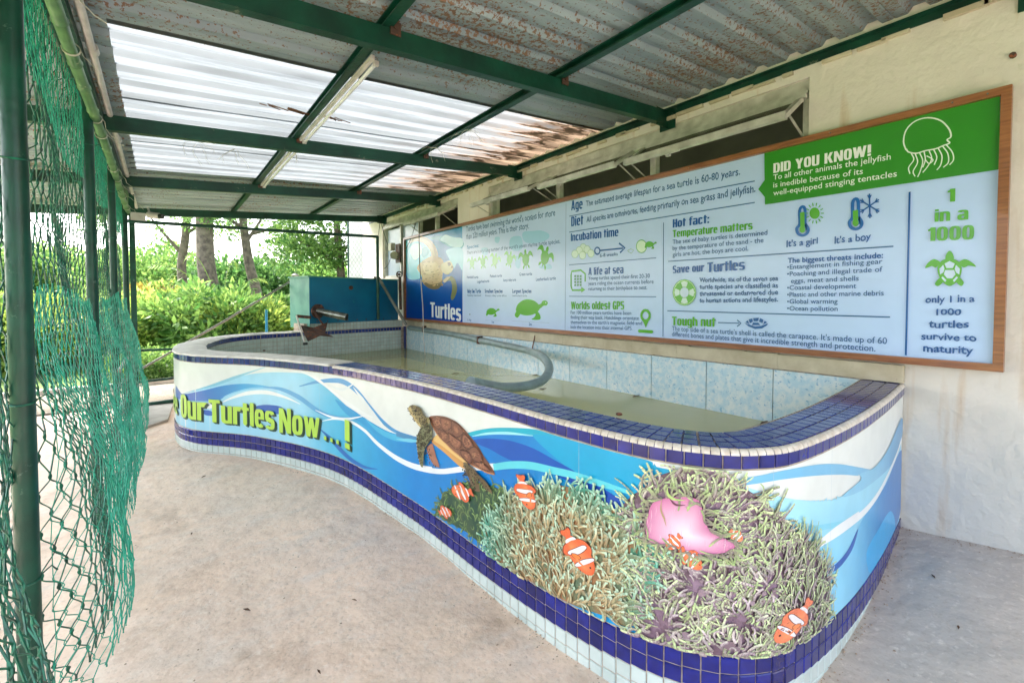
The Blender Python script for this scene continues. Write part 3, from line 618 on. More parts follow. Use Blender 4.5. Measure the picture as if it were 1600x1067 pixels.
# ------------------------------------------------------------------ vector printing: flat shapes laid on a surface
class Print:
    """coloured flat shapes in surface coordinates (a, b); each shape sits a hair above the one before"""
    def __init__(s, step=.00006): s.polys = []; s.layer = 0; s.step = step
    def poly(s, pts, col, up=True):
        """pts: 2-D surface coords; col: rgb 0-255 or function(a, b)"""
        if up: s.layer += 1
        tri = tessellate_polygon([[Vector((p[0], p[1], 0)) for p in pts]])
        for t in tri: s.polys.append(([pts[i] for i in t], s.layer, col))
    def tri_list(s, V, F, col, up=True):
        if up: s.layer += 1
        for f in F: s.polys.append(([V[i] for i in f], s.layer, col))
    def ribbon(s, pts, w, col, col2=None):
        s.layer += 1; K = len(pts); P = [np.array(p) for p in pts]; L = []; R = []
        for i in range(K):
            t = P[min(i+1, K-1)]-P[max(i-1, 0)]; t = t/(np.linalg.norm(t)+1e-9); n = np.array([-t[1], t[0]])
            ww = w[i] if hasattr(w, '__len__') else w
            L.append(P[i]+n*ww/2); R.append(P[i]-n*ww/2)
        for i in range(K-1):
            c = col
            if col2 is not None:
                k = (i+.5)/(K-1); c = tuple(col[j]*(1-k)+col2[j]*k for j in range(3))
            s.polys.append(([R[i], R[i+1], L[i+1], L[i]], s.layer, c))
    def build(s, name, surf, mt, parent, strip=None, off0=0.0):
        V = []; F = []; C = []
        def emit(pp, lay, col):
            b = len(V)
            for p in pp:
                V.append(surf(p[0], p[1], off0+lay*s.step)); c = col(p[0], p[1]) if callable(col) else col; C.append((*lin([min(255, max(0, q)) for q in c]), 1.0))
            F.append(tuple(range(b, b+len(pp))))
        for pts, lay, col in s.polys:
            if strip is None: emit(pts, lay, col); continue
            a0 = min(p[0] for p in pts); a1 = max(p[0] for p in pts)
            if a1-a0 < strip*.7: emit(pts, lay, col); continue
            k0 = math.floor(a0/strip); k1 = math.floor(a1/strip)
            for k in range(k0, k1+1):
                pp = clip(clip(pts, k*strip, 1), (k+1)*strip, -1)
                if len(pp) >= 3: emit(pp, lay, col)
        l = wloc(parent); V2 = [(v[0]-l.x, v[1]-l.y, v[2]-l.z) for v in V]
        me = bpy.data.meshes.new(name); me.from_pydata(V2, [], F)
        at = me.color_attributes.new('Col', 'FLOAT_COLOR', 'POINT'); at.data.foreach_set('color', np.array(C, dtype=np.float32).ravel())
        me.update(); return link(name, me, mt, parent)
def clip(pts, a, sg):
    out = []; n = len(pts)
    for i in range(n):
        p = pts[i]; q = pts[(i+1) % n]; dp = (p[0]-a)*sg; dq = (q[0]-a)*sg
        if dp >= 0: out.append(p)
        if (dp > 0 and dq < 0) or (dp < 0 and dq > 0):
            t = dp/(dp-dq); out.append((p[0]+(q[0]-p[0])*t, p[1]+(q[1]-p[1])*t))
    return out
# ---- lettering
GL = {}
def glyphs(text, bold=0.0, spacing=1.0, shear=0.0):
    """built-in typeface -> (verts, faces, width, cap height) with its left edge at 0 and baseline at 0"""
    key = (text, bold, spacing, shear)
    if key in GL: return GL[key]
    cu = bpy.data.curves.new('lettering_outline', 'FONT'); cu.body = text; cu.size = 1; cu.offset = bold; cu.space_character = spacing; cu.shear = shear; cu.resolution_u = 3
    ob = bpy.data.objects.new('lettering_outline', cu); COL.objects.link(ob); bpy.context.view_layer.update()
    dg = bpy.context.evaluated_depsgraph_get(); me = ob.evaluated_get(dg).to_mesh()
    V = [(v.co.x, v.co.y) for v in me.vertices]; F = [tuple(p.vertices) for p in me.polygons]
    ob.evaluated_get(dg).to_mesh_clear(); bpy.data.objects.remove(ob); bpy.data.curves.remove(cu)
    if V:
        x0 = min(v[0] for v in V); V = [(x-x0, y) for x, y in V]; w = max(v[0] for v in V)
    else: w = 1
    GL[key] = (V, F, w); return GL[key]
CAPH = max(v[1] for v in glyphs('H')[0])
def lay_text(pr, text, P0, P1, cap, col, bold=0.0, spacing=1.0, shear=0.0, wob=0.0, fit=True, width=None, up=True):
    """P0 left baseline, P1 right baseline in surface coords (a grows to the right), cap: capital height"""
    if bold >= .035:
        PL, w = heavy(text); P0 = np.array(P0, float); P1 = np.array(P1, float)
        for pg in PL: pr.tri_list([tuple(P0+(P1-P0)*(x/w)+np.array([0, y*cap])) for x, y in pg], [tuple(range(len(pg)))], col, True)
        return
    V, F, w = glyphs(text, bold, spacing, shear); P0 = np.array(P0, float); P1 = np.array(P1, float)
    sy = cap/CAPH
    out = []
    for x, y in V:
        k = x/w; b = P0+(P1-P0)*k; yy = y*sy
        if wob: yy = yy*(1+.10*math.sin(k*w*7.3)) + wob*cap*math.sin(k*w*5.1+len(text)); 
        out.append((b[0]+(wob*cap*.2*math.sin(x*11) if wob else 0), b[1]+yy))
    pr.tri_list(out, F, col, up)
# ---- a condensed poster face, drawn from stems, bowls and slanted strokes (cap height 1)
HS, HT_, XH, GW = .165, .14, .77, .43
def hring(x0, x1, y0, y1, a0=0, a1=360, n=None, s=HS, t=HT_):
    cx, cy, A_, B_ = (x0+x1)/2, (y0+y1)/2, (x1-x0)/2, (y1-y0)/2; n = n or max(3, int(abs(a1-a0)/22)); out = []
    def se(a, A_, B_, e=.62):
        c, s_ = math.cos(a), math.sin(a); return (cx+A_*math.copysign(abs(c)**e, c), cy+B_*math.copysign(abs(s_)**e, s_))
    for k in range(n):
        p = math.radians(a0+(a1-a0)*k/n); q = math.radians(a0+(a1-a0)*(k+1)/n)
        out.append([se(p, A_, B_), se(q, A_, B_), se(q, A_-s, B_-t), se(p, A_-s, B_-t)])
    return out
def hbar(x0, x1, y0, y1): return [[(x0, y0), (x1, y0), (x1, y1), (x0, y1)]]
def hsl(xa, ya, xb, yb, w=HS): return [[(xa, ya), (xa+w, ya), (xb+w, yb), (xb, yb)]]
def hglyph(c):
    S, T, X, w = HS, HT_, XH, GW; m = X-.22
    if c == ' ': return [], .2
    if c in 'oO0':
        h = X if c == 'o' else 1; return hring(0, w, -.01, h+.01), w
    if c == 'n': return hbar(0, S, 0, X)+hring(0, w, X-.5, X+.01, 0, 120)+hbar(w-S, w, 0, X-.24), w
    if c == 'u': return hbar(w-S, w, 0, X)+hring(0, w, -.01, .5, 180, 300)+hbar(0, S, .24, X), w
    if c == 'h': return hbar(0, S, 0, 1)+hring(0, w, X-.5, X+.01, 0, 120)+hbar(w-S, w, 0, X-.24), w
    if c == 'r': return hbar(0, S, 0, X)+hring(0, w+.06, X-.42, X+.01, 62, 130)+hbar(S, .30, X-.19, X-.05), .31
    if c == 'm': return hbar(0, S, 0, X)+hring(0, w, X-.5, X+.01, 0, 120)+hbar(w-S, w, 0, X-.24)+[[(x+w-S, y) for x, y in q] for q in hring(0, w, X-.5, X+.01, 0, 120)+hbar(w-S, w, 0, X-.24)], 2*w-S
    if c == 'e': return hring(0, w, -.01, X+.01, 0, 180)+hring(0, w, -.01, X+.01, 180, 322)+hbar(S, w-S*.0, X*.46, X*.46+.10), w
    if c == 'c': return hring(0, w, -.01, X+.01, 28, 332), w
    if c == 'C': return hring(0, w, -.01, 1.01, 28, 332), w
    if c == 'a': return hbar(w-S, w, 0, X-.2)+hring(0, w, X-.46, X+.01, 0, 165)+hring(0, w, -.01, .46, 60, 330), w
    if c in 'dqg':
        o = hring(0, w, -.01, X+.01, 40, 320)
        if c == 'd': return o+hbar(w-S, w, 0, 1), w
        if c == 'g': return o+hbar(w-S, w, -.08, X)+hring(0, w, -.24, .12, 200, 360, t=.11), w
    if c in 'bp':
        o = hring(0, w, -.01, X+.01, -140, 140)
        return o+(hbar(0, S, 0, 1) if c == 'b' else hbar(0, S, -.2, X)), w
    if c == 'l': return hbar(0, S, 0, 1), S
    if c == 'i': return hbar(0, S, 0, X)+hbar(0, S, .85, 1), S
    if c == 't': return hbar(.05, .05+S, .1, .95)+hbar(0, .30, X-.13, X)+hring(.05, .42, -.01, .3, 180, 262, t=.13), .30
    if c == 'f': return hbar(.05, .05+S, 0, .8)+hbar(0, .30, X-.13, X)+hring(.05, .46, .58, 1.01, 62, 180, t=.13), .31
    if c == 's' or c == 'S':
        h = X if c == 's' else 1.0; k = .5*h
        return hring(0, w, k-.09, h+.01, 20, 262, t=.13)+hring(0, w, -.01, k+.09, -82+0, 82, t=.13)+hring(0, w, -.01, k+.09, 200, 278, t=.13)+[[(.08, k+.09), (.24, k+.12), (w-.08, k-.09), (w-.24, k-.12)]], w
    if c == 'w': return hsl(0, X, .10, 0, .15)+hsl(.24, X*.98, .12, 0.0, .13)+hsl(.24, X*.98, .36, 0, .13)+hsl(.50, X, .38, 0, .14), .65
    if c == 'v' or c == 'V':
        h = X if c == 'v' else 1; return hsl(0, h, .14, 0)+hsl(.29, h, .15, 0), .455
    if c == 'y' or c == 'Y':
        if c == 'Y': return hsl(0, 1, .15, .42)+hsl(.30, 1, .15, .42)+hbar(.15, .15+S, 0, .45), .465
        return hsl(0, X, .13, .05)+hsl(.28, X, .10, -.2), .445
    if c == 'A': return hsl(.15, 1, 0, 0, .15)+hsl(.19, 1, .32, 0, .16)+hbar(.1, .38, .2, .33)+hbar(.16, .33, .85, 1), .48
    if c == 'D': return hbar(0, S, 0, 1)+hring(0, w, 0, 1, -110, 110), w
    if c == 'G': return hring(0, w, -.01, 1.01, 28, 345)+hbar(w-S, w, 0, .5)+hbar(.22, w-S, .4, .52), w
    if c == 'H': return hbar(0, S, 0, 1)+hbar(w-S, w, 0, 1)+hbar(S, w-S, .42, .58), w
    if c == 'I': return hbar(0, S, 0, 1), S
    if c == '1': return hbar(.1, .1+.19, 0, 1)+[[(0, .72), (.1, .76), (.1, 1), (.07, .9), (0, .86)]], .29
    if c == 'K': return hbar(0, S, 0, 1)+hsl(.30, 1, .15, .48, .16)+hsl(.15, .56, .31, 0, .17), .48
    if c == 'N': return hbar(0, .15, 0, 1)+hbar(.33, .48, 0, 1)+hsl(.02, 1, .31, 0, .15), .48
    if c == 'P': return hbar(0, S, 0, 1)+hring(0, w, .36, 1.0, -110, 110), w
    if c == 'T': return hbar(.14, .14+.17, 0, .86)+hbar(0, .45, .85, 1), .45
    if c == 'U': return hbar(0, S, .24, 1)+hbar(w-S, w, .24, 1)+hring(0, w, -.01, .5, 180, 360), w
    if c == 'W': return hsl(0, 1, .10, 0, .16)+hsl(.26, 1, .13, 0, .14)+hsl(.26, 1, .40, 0, .14)+hsl(.54, 1, .42, 0, .15), .70
    if c == '!': return hbar(0, .17, .27, 1)+hbar(0, .17, 0, .19), .17
    if c == '.': return hbar(0, .15, 0, .17), .15
    if c == ':': return hbar(0, .15, 0, .17)+hbar(0, .15, .5, .67), .15
    return hbar(0, .3, 0, .7), .3
def heavy(text):
    x = 0; out = []
    for ch in text:
        g, w = hglyph(ch)
        if ch == '.' and '..' in text: w = .34
        out += [[(p[0]+x, p[1]) for p in q] for q in g]; x += w+.045
    return out, x-.045
# ================================================================== the ocean print on the pool
E_ = (260, 500, 3.557); G_ = (620, 600, 3.557); H_ = (940, 700, 2.9075); I_ = (1200, 560, 2.105); T_ = (620, 620, 5.93); J_ = (1000, 720, 5.333); K_ = (760, 740, 5.333)
def px(c, p): return (c[0]+p[0]/c[2], c[1]+p[1]/c[2])
def onwall(pxs, smooth=0, closed=False):
    if smooth: pxs = catmull(pxs, closed, smooth)
    out = []
    for u, v in pxs:
        h = hitwall(u, v)
        if h is not None: out.append(h)
    return out
def cr(c, pts): return [px(c, p) for p in pts]
S_L = S_VIS+.0; S_R = STOT-.012
def murz0(s): return band_z(s)+.004
def murz1(s): return FACE_Z-.003
def clampz(p): return (min(max(p[0], S_L+.001), S_R-.001), min(max(p[1], murz0(p[0])+.0005), murz1(p[0])-.0005))
def shape(pr, c, pts, col, sm=5, extra=None):
    P = onwall(cr(c, pts), sm, True)
    pr.poly([clampz(p) for p in P], col)
def rib(pr, c, pts, w, col, sm=8, col2=None):
    P = [clampz(p) for p in onwall(cr(c, pts), sm)]
    n = len(P)
    if hasattr(w, '__len__'): ww = list(np.interp(np.linspace(0, 1, n), np.linspace(0, 1, len(w)), w))
    else: ww = [w*min(1, .15+2.2*min(i, n-1-i)/n) for i in range(n)]
    pr.ribbon(P, ww, col, col2)
def surf(a, b, o): return SP(a, b, .0015+o)
def gv(c0, c1, z0=.12, z1=.6):
    def f(a, b):
        k = min(1, max(0, (b-z0)/(z1-z0))); return tuple(c0[i]*(1-k)+c1[i]*k for i in range(3))
    return f
def gs(c0, c1, s0, s1):
    def f(a, b):
        k = min(1, max(0, (a-s0)/(s1-s0))); k = k*k*(3-2*k); return tuple(c0[i]*(1-k)+c1[i]*k for i in range(3))
    return f
W_ = (222, 226, 222); SKY = (150, 206, 228)
pr = Print()
# vinyl sheet
P = [(s, murz1(s)) for s in np.arange(S_L, S_R, .05)]+[(S_R, murz1(S_R))]; Q = [(s, murz0(s)) for s in np.arange(S_L, S_R, .05)]+[(S_R, murz0(S_R))]
pr.layer += 1
for i in range(len(P)-1): pr.polys.append(([Q[i], Q[i+1], P[i+1], P[i]], pr.layer, W_))
sOf = lambda c, p: hitwall(*px(c, p))[0]
def body(line, col, sm=6):
    """everything below a crest line, down to the tile band"""
    P = [clampz(p) for p in onwall(line, sm)]; P = sorted(P)
    pr.layer += 1
    for p, q in zip(P[:-1], P[1:]):
        if q[0]-p[0] > 1e-5:
            h = 5
            for j in range(h):
                def L(pp, k): return (pp[0], murz0(pp[0])+(pp[1]-murz0(pp[0]))*k/h)
                pr.polys.append(([L(p, j), L(q, j), L(q, j+1), L(p, j+1)], pr.layer, col))
# left pale body
crest_left = cr(E_, [(52,400),(75,408),(110,408),(230,372),(370,325),(470,300),(590,290),(690,292),(770,300),(850,345),(930,410),(1030,500),(1130,575),(1230,622),(1330,648),(1420,655)]) + cr(G_, [(80,290),(140,300),(230,305),(320,290),(420,264)])
s_a = sOf(E_, (700, 450)); s_b = sOf(E_, (1000, 560)); s_c = sOf(E_, (1380, 700))
def pale(a, b):
    k1 = min(1, max(0, (a-s_a)/(s_b-s_a))); k2 = min(1, max(0, (a-s_b)/(s_c-s_b))); c0 = (152, 208, 230); c1 = (66, 176, 214); c2 = (0, 128, 202)
    k1 = k1*k1*(3-2*k1)
    c = [c0[i]*(1-k1)+c1[i]*k1 for i in range(3)]; return tuple(c[i]*(1-k2)+c2[i]*k2 for i in range(3))
body(crest_left, pale)
rib(pr, E_, [(95,408),(250,365),(400,312),(550,262)], .022, (104, 178, 208), col2=(150, 200, 214))
# mid-blue swell behind the words
shape(pr, E_, [(54,365),(75,395),(100,410),(200,392),(330,362),(460,354),(590,374),(500,376),(400,392),(330,420),(290,446),(180,450),(80,440),(56,425)], gs((0, 92, 178), (60, 168, 214), sOf(E_, (100, 420)), sOf(E_, (560, 380))))
rib(pr, E_, [(300,440),(400,395),(500,378),(620,380),(740,415)], .012, (110, 190, 222))
rib(pr, E_, [(300,462),(370,430),(460,405),(560,402),(660,428),(745,466)], .030, (228, 234, 232))
shape(pr, E_, [(480,500),(500,478),(560,470),(640,482),(660,520),(600,520),(520,510)], (0, 88, 176))
shape(pr, E_, [(205,500),(250,505),(255,530),(215,525)], (0, 88, 176)); shape(pr, E_, [(195,462),(300,462),(250,490),(200,490)], (226, 232, 232))
rib(pr, E_, [(540,372),(640,384),(740,430),(830,495),(900,530),(990,545),(1060,550)], [.006,.026,.036,.036,.03,.02,.008], (78, 160, 208))
# right-hand steel ribbon
rib(pr, E_, [(740,368),(830,345),(920,335),(990,345),(1060,395),(1130,480),(1200,560),(1280,620),(1390,652)], [.006,.02,.03,.034,.034,.032,.028,.02,.008], (72, 150, 202))
rib(pr, E_, [(740,278),(840,330),(930,400),(1020,470),(1100,520),(1150,540)], [.004,.022,.016,.026,.02,.004], (228, 232, 230))
rib(pr, E_, [(900,360),(980,385),(1050,350)], [.004,.02,.004], (214, 222, 222))
rib(pr, E_, [(1040,372),(1090,440),(1150,520),(1210,585)], [.003,.03,.03,.003], (222, 228, 226))
shape(pr, E_, [(940,440),(1040,500),(1130,560),(1240,620),(1350,650),(1290,665),(1180,640),(1080,570),(1000,520)], (24, 150, 206))
rib(pr, E_, [(830,500),(920,538),(1010,548),(1110,530)], [.003,.014,.014,.003], (232, 236, 236))
rib(pr, E_, [(1100,540),(1180,610),(1280,655),(1420,665)], [.004,.03,.034,.02], (66, 176, 216))
rib(pr, E_, [(860,562),(940,548),(1020,562),(1100,610),(1180,690),(1280,765),(1380,812),(1480,832)], [.003,.012,.018,.022,.026,.03,.032,.032], (230, 236, 238))
rib(pr, E_, [(850,600),(910,655),(970,720),(1030,775),(1100,815),(1175,828)], [.003,.03,.034,.03,.02,.004], (32, 110, 186))
# centre and right: bright sea under a teal crest
crest_mid = cr(G_, [(395,270),(470,252),(560,242),(680,243),(780,252),(900,280),(1050,318),(1250,375),(1423,432)])+cr(H_, [(240,80),(330,100),(420,118)])
body(crest_mid, gs((20, 170, 194), (0, 158, 204), sOf(G_, (640, 260)), sOf(G_, (1000, 330))))
mid2 = cr(G_, [(330,262),(380,275),(440,290),(560,276),(700,280),(840,305),(1000,360),(1150,450),(1300,600),(1330,700)])
body(mid2, gs((0, 120, 198), (0, 148, 206), sOf(G_, (600, 400)), sOf(G_, (1150, 600))))
rib(pr, G_, [(145,469),(200,480),(260,484),(330,476),(450,460),(560,458)], [.030,.028,.026,.026,.026,.03,.028], (230, 236, 238))
shape(pr, G_, [(760,285),(900,300),(1150,360),(1423,450),(1423,640),(1330,620),(1150,550),(1000,490),(900,420)], (0, 158, 206))
rib(pr, G_, [(420,290),(500,275),(620,272),(760,286)], [.002,.010,.012,.003], (150, 220, 230))
shape(pr, G_, [(430,310),(480,302),(560,303),(650,318),(760,355),(870,415),(1000,490),(930,492),(820,470),(700,445),(600,405),(520,360),(460,335)], (0, 82, 176))
shape(pr, G_, [(860,490),(950,485),(1010,500),(1130,565),(1250,645),(1290,700),(1290,765),(1180,680),(1080,605),(960,540)], (0, 70, 168))
rib(pr, G_, [(540,460),(640,448),(750,452),(870,478),(1000,508),(1150,555),(1330,610)], [.028,.030,.030,.028,.026,.022,.010], (92, 204, 218))
rib(pr, G_, [(0,275),(70,295),(140,300)], [.03,.024,.01], (66, 134, 182)); rib(pr, G_, [(0,305),(70,312),(130,318)], .02, (110, 196, 222))
# right end
light = (168, 222, 240)
body(cr(H_, [(560,240),(640,180),(720,195),(820,222),(930,236),(1040,236),(1163,196)])+cr(I_, [(150,465),(230,455),(290,425),(345,395),(400,300),(437,195)]), gv((120, 204, 240), light, .15, .6))
rib(pr, H_, [(600,158),(700,142),(830,120),(960,105),(1080,100),(1163,108)], [.018,.022,.024,.026,.028,.026], (112, 180, 218))
rib(pr, I_, [(0,390),(80,375),(160,362),(230,360),(300,370),(345,375)], [.024,.026,.028,.028,.028,.02], (112, 180, 218))
shape(pr, I_, [(300,378),(345,358),(390,300),(437,195),(437,262),(405,345),(350,400),(290,440),(240,452),(300,400)], gs((128, 194, 226), (84, 156, 204), sOf(I_, (330, 380)), sOf(I_, (430, 250))))
rib(pr, H_, [(860,358),(950,362),(1060,345),(1163,320)], [.004,.018,.018,.016], (128, 208, 232))
sA = sOf(I_, (210, 700)); sB = sOf(I_, (400, 500))
shape(pr, I_, [(300,540),(340,480),(385,410),(437,300),(437,470),(415,560),(380,640),(330,730),(250,840),(205,900),(200,760),(250,660)], gs((140, 212, 242), (20, 120, 196), sA, sB))
shape(pr, I_, [(320,640),(360,560),(400,500),(415,560),(380,650),(340,720)], (40, 176, 238))
rib(pr, H_, [(985,425),(1060,370),(1163,300)], [.016,.026,.026], (240, 243, 244)); rib(pr, I_, [(165,608),(240,560),(310,505),(355,450),(390,385),(420,315),(437,262)], [.024,.028,.028,.026,.024,.022,.02], (240, 243, 244))
shape(pr, I_, [(195,690),(225,668),(260,625),(292,558),(275,622),(240,675),(210,700),(195,705)], (20, 88, 178))
# fine seams of the vinyl
for u in (1206, 1296, 1120, 905, 500):
    h = hitwall(u, 800) if u > 700 else hitwall(u, 640)
    if h: pr.layer += 1; s = h[0]; pr.polys.append(([(s, murz0(s)), (s+.0012, murz0(s)), (s+.0012, murz1(s)), (s, murz1(s))], pr.layer, (170, 190, 200)))
mural = pr.build('ocean_print', surf, MT['print'], pool, strip=.03)
mural['label'] = 'vinyl print of blue and white waves'
OFF = pr.layer*pr.step+.00005
# lettering
def heads(text, p0, p1, cap0): pass
pl = Print()
hA = hitwall(284.5, 651.5); hB = hitwall(549, 703)
hAt = hitwall(285, 616)
capH = .20
# words placed one by one along the wall: (text, left px, right px, baseline left, baseline right, capital top left)
words = [('Our', (284.5,650), (322,657), (287,615)), ('Turtles', (328,658.3), (431,671.5), (328,622.5)), ('Now', (438,675), (502,684), (441,636.5)), ('...', (508,686), (536,695), (508,655)), ('!', (541,699), (548.5,702), (542,655))]
def lay_words(pr_, dx, dz, col):
    for t, a, b, c in words:
        A = hitwall(*a); B = hitwall(*b); C = hitwall(*c)
        if None in (A, B, C): continue
        cap = (C[1]-A[1])*.98 if t not in ('...',) else .15
        if t == '!': cap = C[1]-A[1]
        lay_text(pr_, t, (A[0]+dx, A[1]+dz), (B[0]+dx, B[1]+dz), cap, col, bold=.045 if t != '...' else .05, spacing=1.06)
    A = hitwall(284.5, 650); w = .36
    lay_text(pr_, 'See', (A[0]-.08-w+dx, A[1]+.012+dz), (A[0]-.08+dx, A[1]+dz), .17, col, bold=.045, spacing=1.06)
pl.step = .000006
for k in range(5): lay_words(pl, .003+.0034*(5-k), -.0028*(5-k), (34, 74, 62))
lay_words(pl, 0, 0, (176, 216, 76))
o = pl.build('lettering', surf, MT['print'], mural, strip=.03, off0=OFF); o['label'] = 'lime green words with a dark drop shadow'
# ---- anemones: tufts of curling tentacles
def region(c, pts): return [clampz(p) for p in onwall(cr(c, pts), 4, True)]
def inside(p, poly):
    r = False; n = len(poly)
    for i in range(n):
        a = poly[i]; b = poly[(i+1) % n]
        if (a[1] > p[1]) != (b[1] > p[1]) and p[0] < (b[0]-a[0])*(p[1]-a[1])/(b[1]-a[1]+1e-12)+a[0]: r = not r
    return r
def mixc(a, b, k): return tuple(a[i]*(1-k)+b[i]*k for i in range(3))
def tuft(reg, base, n, ln, wd, cols, tips, dirf, step=.0000015, curl=.5, seed=1, dotr=0, avoid=None, clusters=None, tipk=.6, tint=None):
    R = random.Random(seed); p_ = Print(step); 
    a0 = min(p[0] for p in reg); a1 = max(p[0] for p in reg); b0 = min(p[1] for p in reg); b1 = max(p[1] for p in reg)
    # mottled ground: jittered cells
    p_.layer = 1
    tri = tessellate_polygon([[Vector((p[0], p[1], 0)) for p in reg]])
    for t in tri: p_.polys.append(([reg[i] for i in t], 1, lambda a, b: mixc(base[0], base[1], .5+.5*math.sin(a*31+b*17))))
    for i in range(int(n*.5)):
        x = R.uniform(a0, a1); y = R.uniform(b0, b1)
        if not inside((x, y), reg): continue
        r = R.uniform(.006, .02); k = 7; ph = R.random()*6; c = mixc(base[0], base[1], R.random()); c = mixc(c, cols[0], R.random()*.35)
        pts = [(x+r*math.cos(2*PI*j/k+ph)*R.uniform(.6, 1.2), y+r*math.sin(2*PI*j/k+ph)*R.uniform(.6, 1.2)) for j in range(k)]
        if not all(inside(q, reg) for q in pts): continue
        if tint: c = mixc(c, tint[0], tint[1](x, y))
        p_.layer += 1; p_.polys.append((pts, p_.layer, c))
    cnt = 0; tries = 0
    while cnt < n and tries < n*8:
        tries += 1; x = R.uniform(a0, a1); y = R.uniform(b0, b1)
        if not inside((x, y), reg) or (avoid and any(inside((x, y), q) for q in avoid)): continue
        d = dirf(x, y)+R.gauss(0, .45); L_ = ln*R.uniform(.5, 1.3); w = wd*R.uniform(.6, 1.3); c = mixc(cols[0], cols[1], R.random()); tp = mixc(tips[0], tips[1], R.random()); dk = mixc(base[0], c, .55)
        br = R.uniform(.78, 1.12); c = tuple(q*br for q in c); tp = tuple(q*br for q in tp)
        if tint: k_ = tint[1](x, y); c = mixc(c, tint[0], k_*.8); dk = mixc(dk, tint[0], k_); tp = mixc(tp, (150, 214, 194), k_*.7)
        cv = R.gauss(0, curl); P = [(x, y)]; K = 6
        for k in range(K): d += cv/K*2; P.append((P[-1][0]+math.cos(d)*L_/K, P[-1][1]+math.sin(d)*L_/K))
        P = [clampz(q) for q in P]
        ws = [w*.75, w, w*1.05, w, w*.95, w*1.0, w*.7]
        # darker edge, then body, then a lit core
        p_.ribbon([(q[0]+w*.22, q[1]-w*.22) for q in P], ws, mixc(base[0], c, .25), mixc(base[1], c, .6))
        p_.ribbon(P, ws, mixc(dk, c, .5), mixc(c, tp, tipk)); p_.ribbon([(q[0]-w*.12, q[1]+w*.12) for q in P[1:-1]], [w*.38]*(K-1), c, mixc(tp, (250, 250, 236), .2))
        p_.ribbon(P[-3:], ws[-3:], mixc(c, tp, .7), tp)
        if dotr:
            q = P[-1]; k_ = 7; p_.layer += 1; r = dotr*R.uniform(.7, 1.2); p_.polys.append(([clampz((q[0]+r*math.cos(2*PI*j/k_), q[1]+r*1.1*math.sin(2*PI*j/k_))) for j in range(k_)], p_.layer, mixc(tp, tips[1], .5)))
        cnt += 1
    return p_
# small olive anemone on the left
r1 = region(G_, [(222,700),(260,620),(330,560),(420,540),(520,560),(600,600),(650,680),(640,760),(560,800),(520,880),(480,890),(390,820),(300,770),(228,724)])
cx1 = np.mean([p[0] for p in r1]); cy1 = np.mean([p[1] for p in r1])
t1 = tuft(r1, ((30, 70, 56), (60, 84, 60)), 210, .055, .007, ((84, 116, 58), (120, 140, 84)), ((140, 170, 96), (110, 140, 90)), lambda x, y: math.atan2(y-cy1+.05, x-cx1)+.3, seed=3, curl=1.0)
o = t1.build('anemone_print', surf, MT['print'], mural, strip=.03, off0=OFF); o['label'] = 'small olive green anemone at the left'; o1 = OFF+t1.layer*t1.step
# beige and teal anemone
r2 = region(G_, [(500,800),(530,735),(600,690),(640,620),(760,590),(860,560),(960,568),(1080,600),(1200,680),(1260,730),(1330,820),(1400,900),(1420,1000),(1423,1090)]) 
r2 = region(G_, [(500,800),(530,735),(590,690),(640,620),(760,590),(860,560),(960,568),(1080,600),(1200,690),(1270,760),(1370,870),(1440,960),(1423,1067),(1300,1330),(1180,1290),(1000,1230),(880,1170),(760,1100),(640,1030),(540,960),(490,880)])
cA = hitwall(*px(G_, (930, 1100)))
T2T = hitwall(*px(G_, (900, 640)))[1]; T2L = hitwall(*px(G_, (640, 760)))[0]; T2R = hitwall(*px(G_, (1260, 880)))[0]
t2 = tuft(r2, ((96, 118, 92), (158, 112, 74)), 1050, .060, .0066, ((188, 144, 98), (212, 178, 132)), ((158, 206, 178), (204, 222, 194)), lambda x, y: math.atan2(y-cA[1]+.10, (x-cA[0])*.9), seed=5, curl=.5, dotr=.0052, tint=((30, 140, 122), lambda x, y: max(0, min(1, max((y-T2T+.05)/.12, (T2L-x+.05)/.20, (x-T2R+.04)/.14)))))
o = t2.build('anemone_print', surf, MT['print'], mural, strip=.03, off0=OFF+.0004); o['label'] = 'beige anemone with pale round tips and a teal fringe'
# large green and purple anemone
R3 = [(100,260),(140,215),(190,180),(250,130),(330,100),(400,82),(480,95),(600,150),(700,215),(760,270),(830,320),(860,375),(940,420),(1000,520),(1028,640),(1030,760),(1010,880),(900,950),(780,985),(640,998),(500,990),(380,955),(260,900),(170,850),(150,760),(170,600),(215,480),(190,420),(120,380),(105,320)]
r3 = region(H_, R3)
pinkpx = [(205,345),(215,300),(240,240),(300,218),(380,212),(440,230),(462,290),(480,350),(520,385),(600,425),(560,460),(470,470),(400,460),(320,430),(225,415)]
pk = region(H_, pinkpx)
cB = hitwall(*px(H_, (560, 900))); cC = hitwall(*px(H_, (420, 330)))
def dir3(x, y):
    # upper fringe leans away from the pink disc, lower tufts fan up from several hearts
    if y > cC[1]-.06: return math.atan2(y-cC[1]+.02, x-cC[0])*.8-.1
    hearts = [px(H_, q) for q in ((420,600),(700,560),(560,930),(300,800),(850,650))]
    best = None
    for h in HT:
        d = (x-h[0])**2+(y-h[1])**2
        if best is None or d < best[0]: best = (d, h)
    h = best[1]; return math.atan2(y-h[1]+.02, x-h[0])
HT = [hitwall(*px(H_, q)) for q in ((420,600),(740,600),(540,930),(280,780),(880,760),(640,760))]
t3 = tuft(r3, ((96, 74, 84), (138, 112, 132)), 1300, .066, .0056, ((182, 156, 176), (176, 200, 132)), ((214, 232, 170), (190, 220, 150)), dir3, seed=9, curl=.65, avoid=[pk])
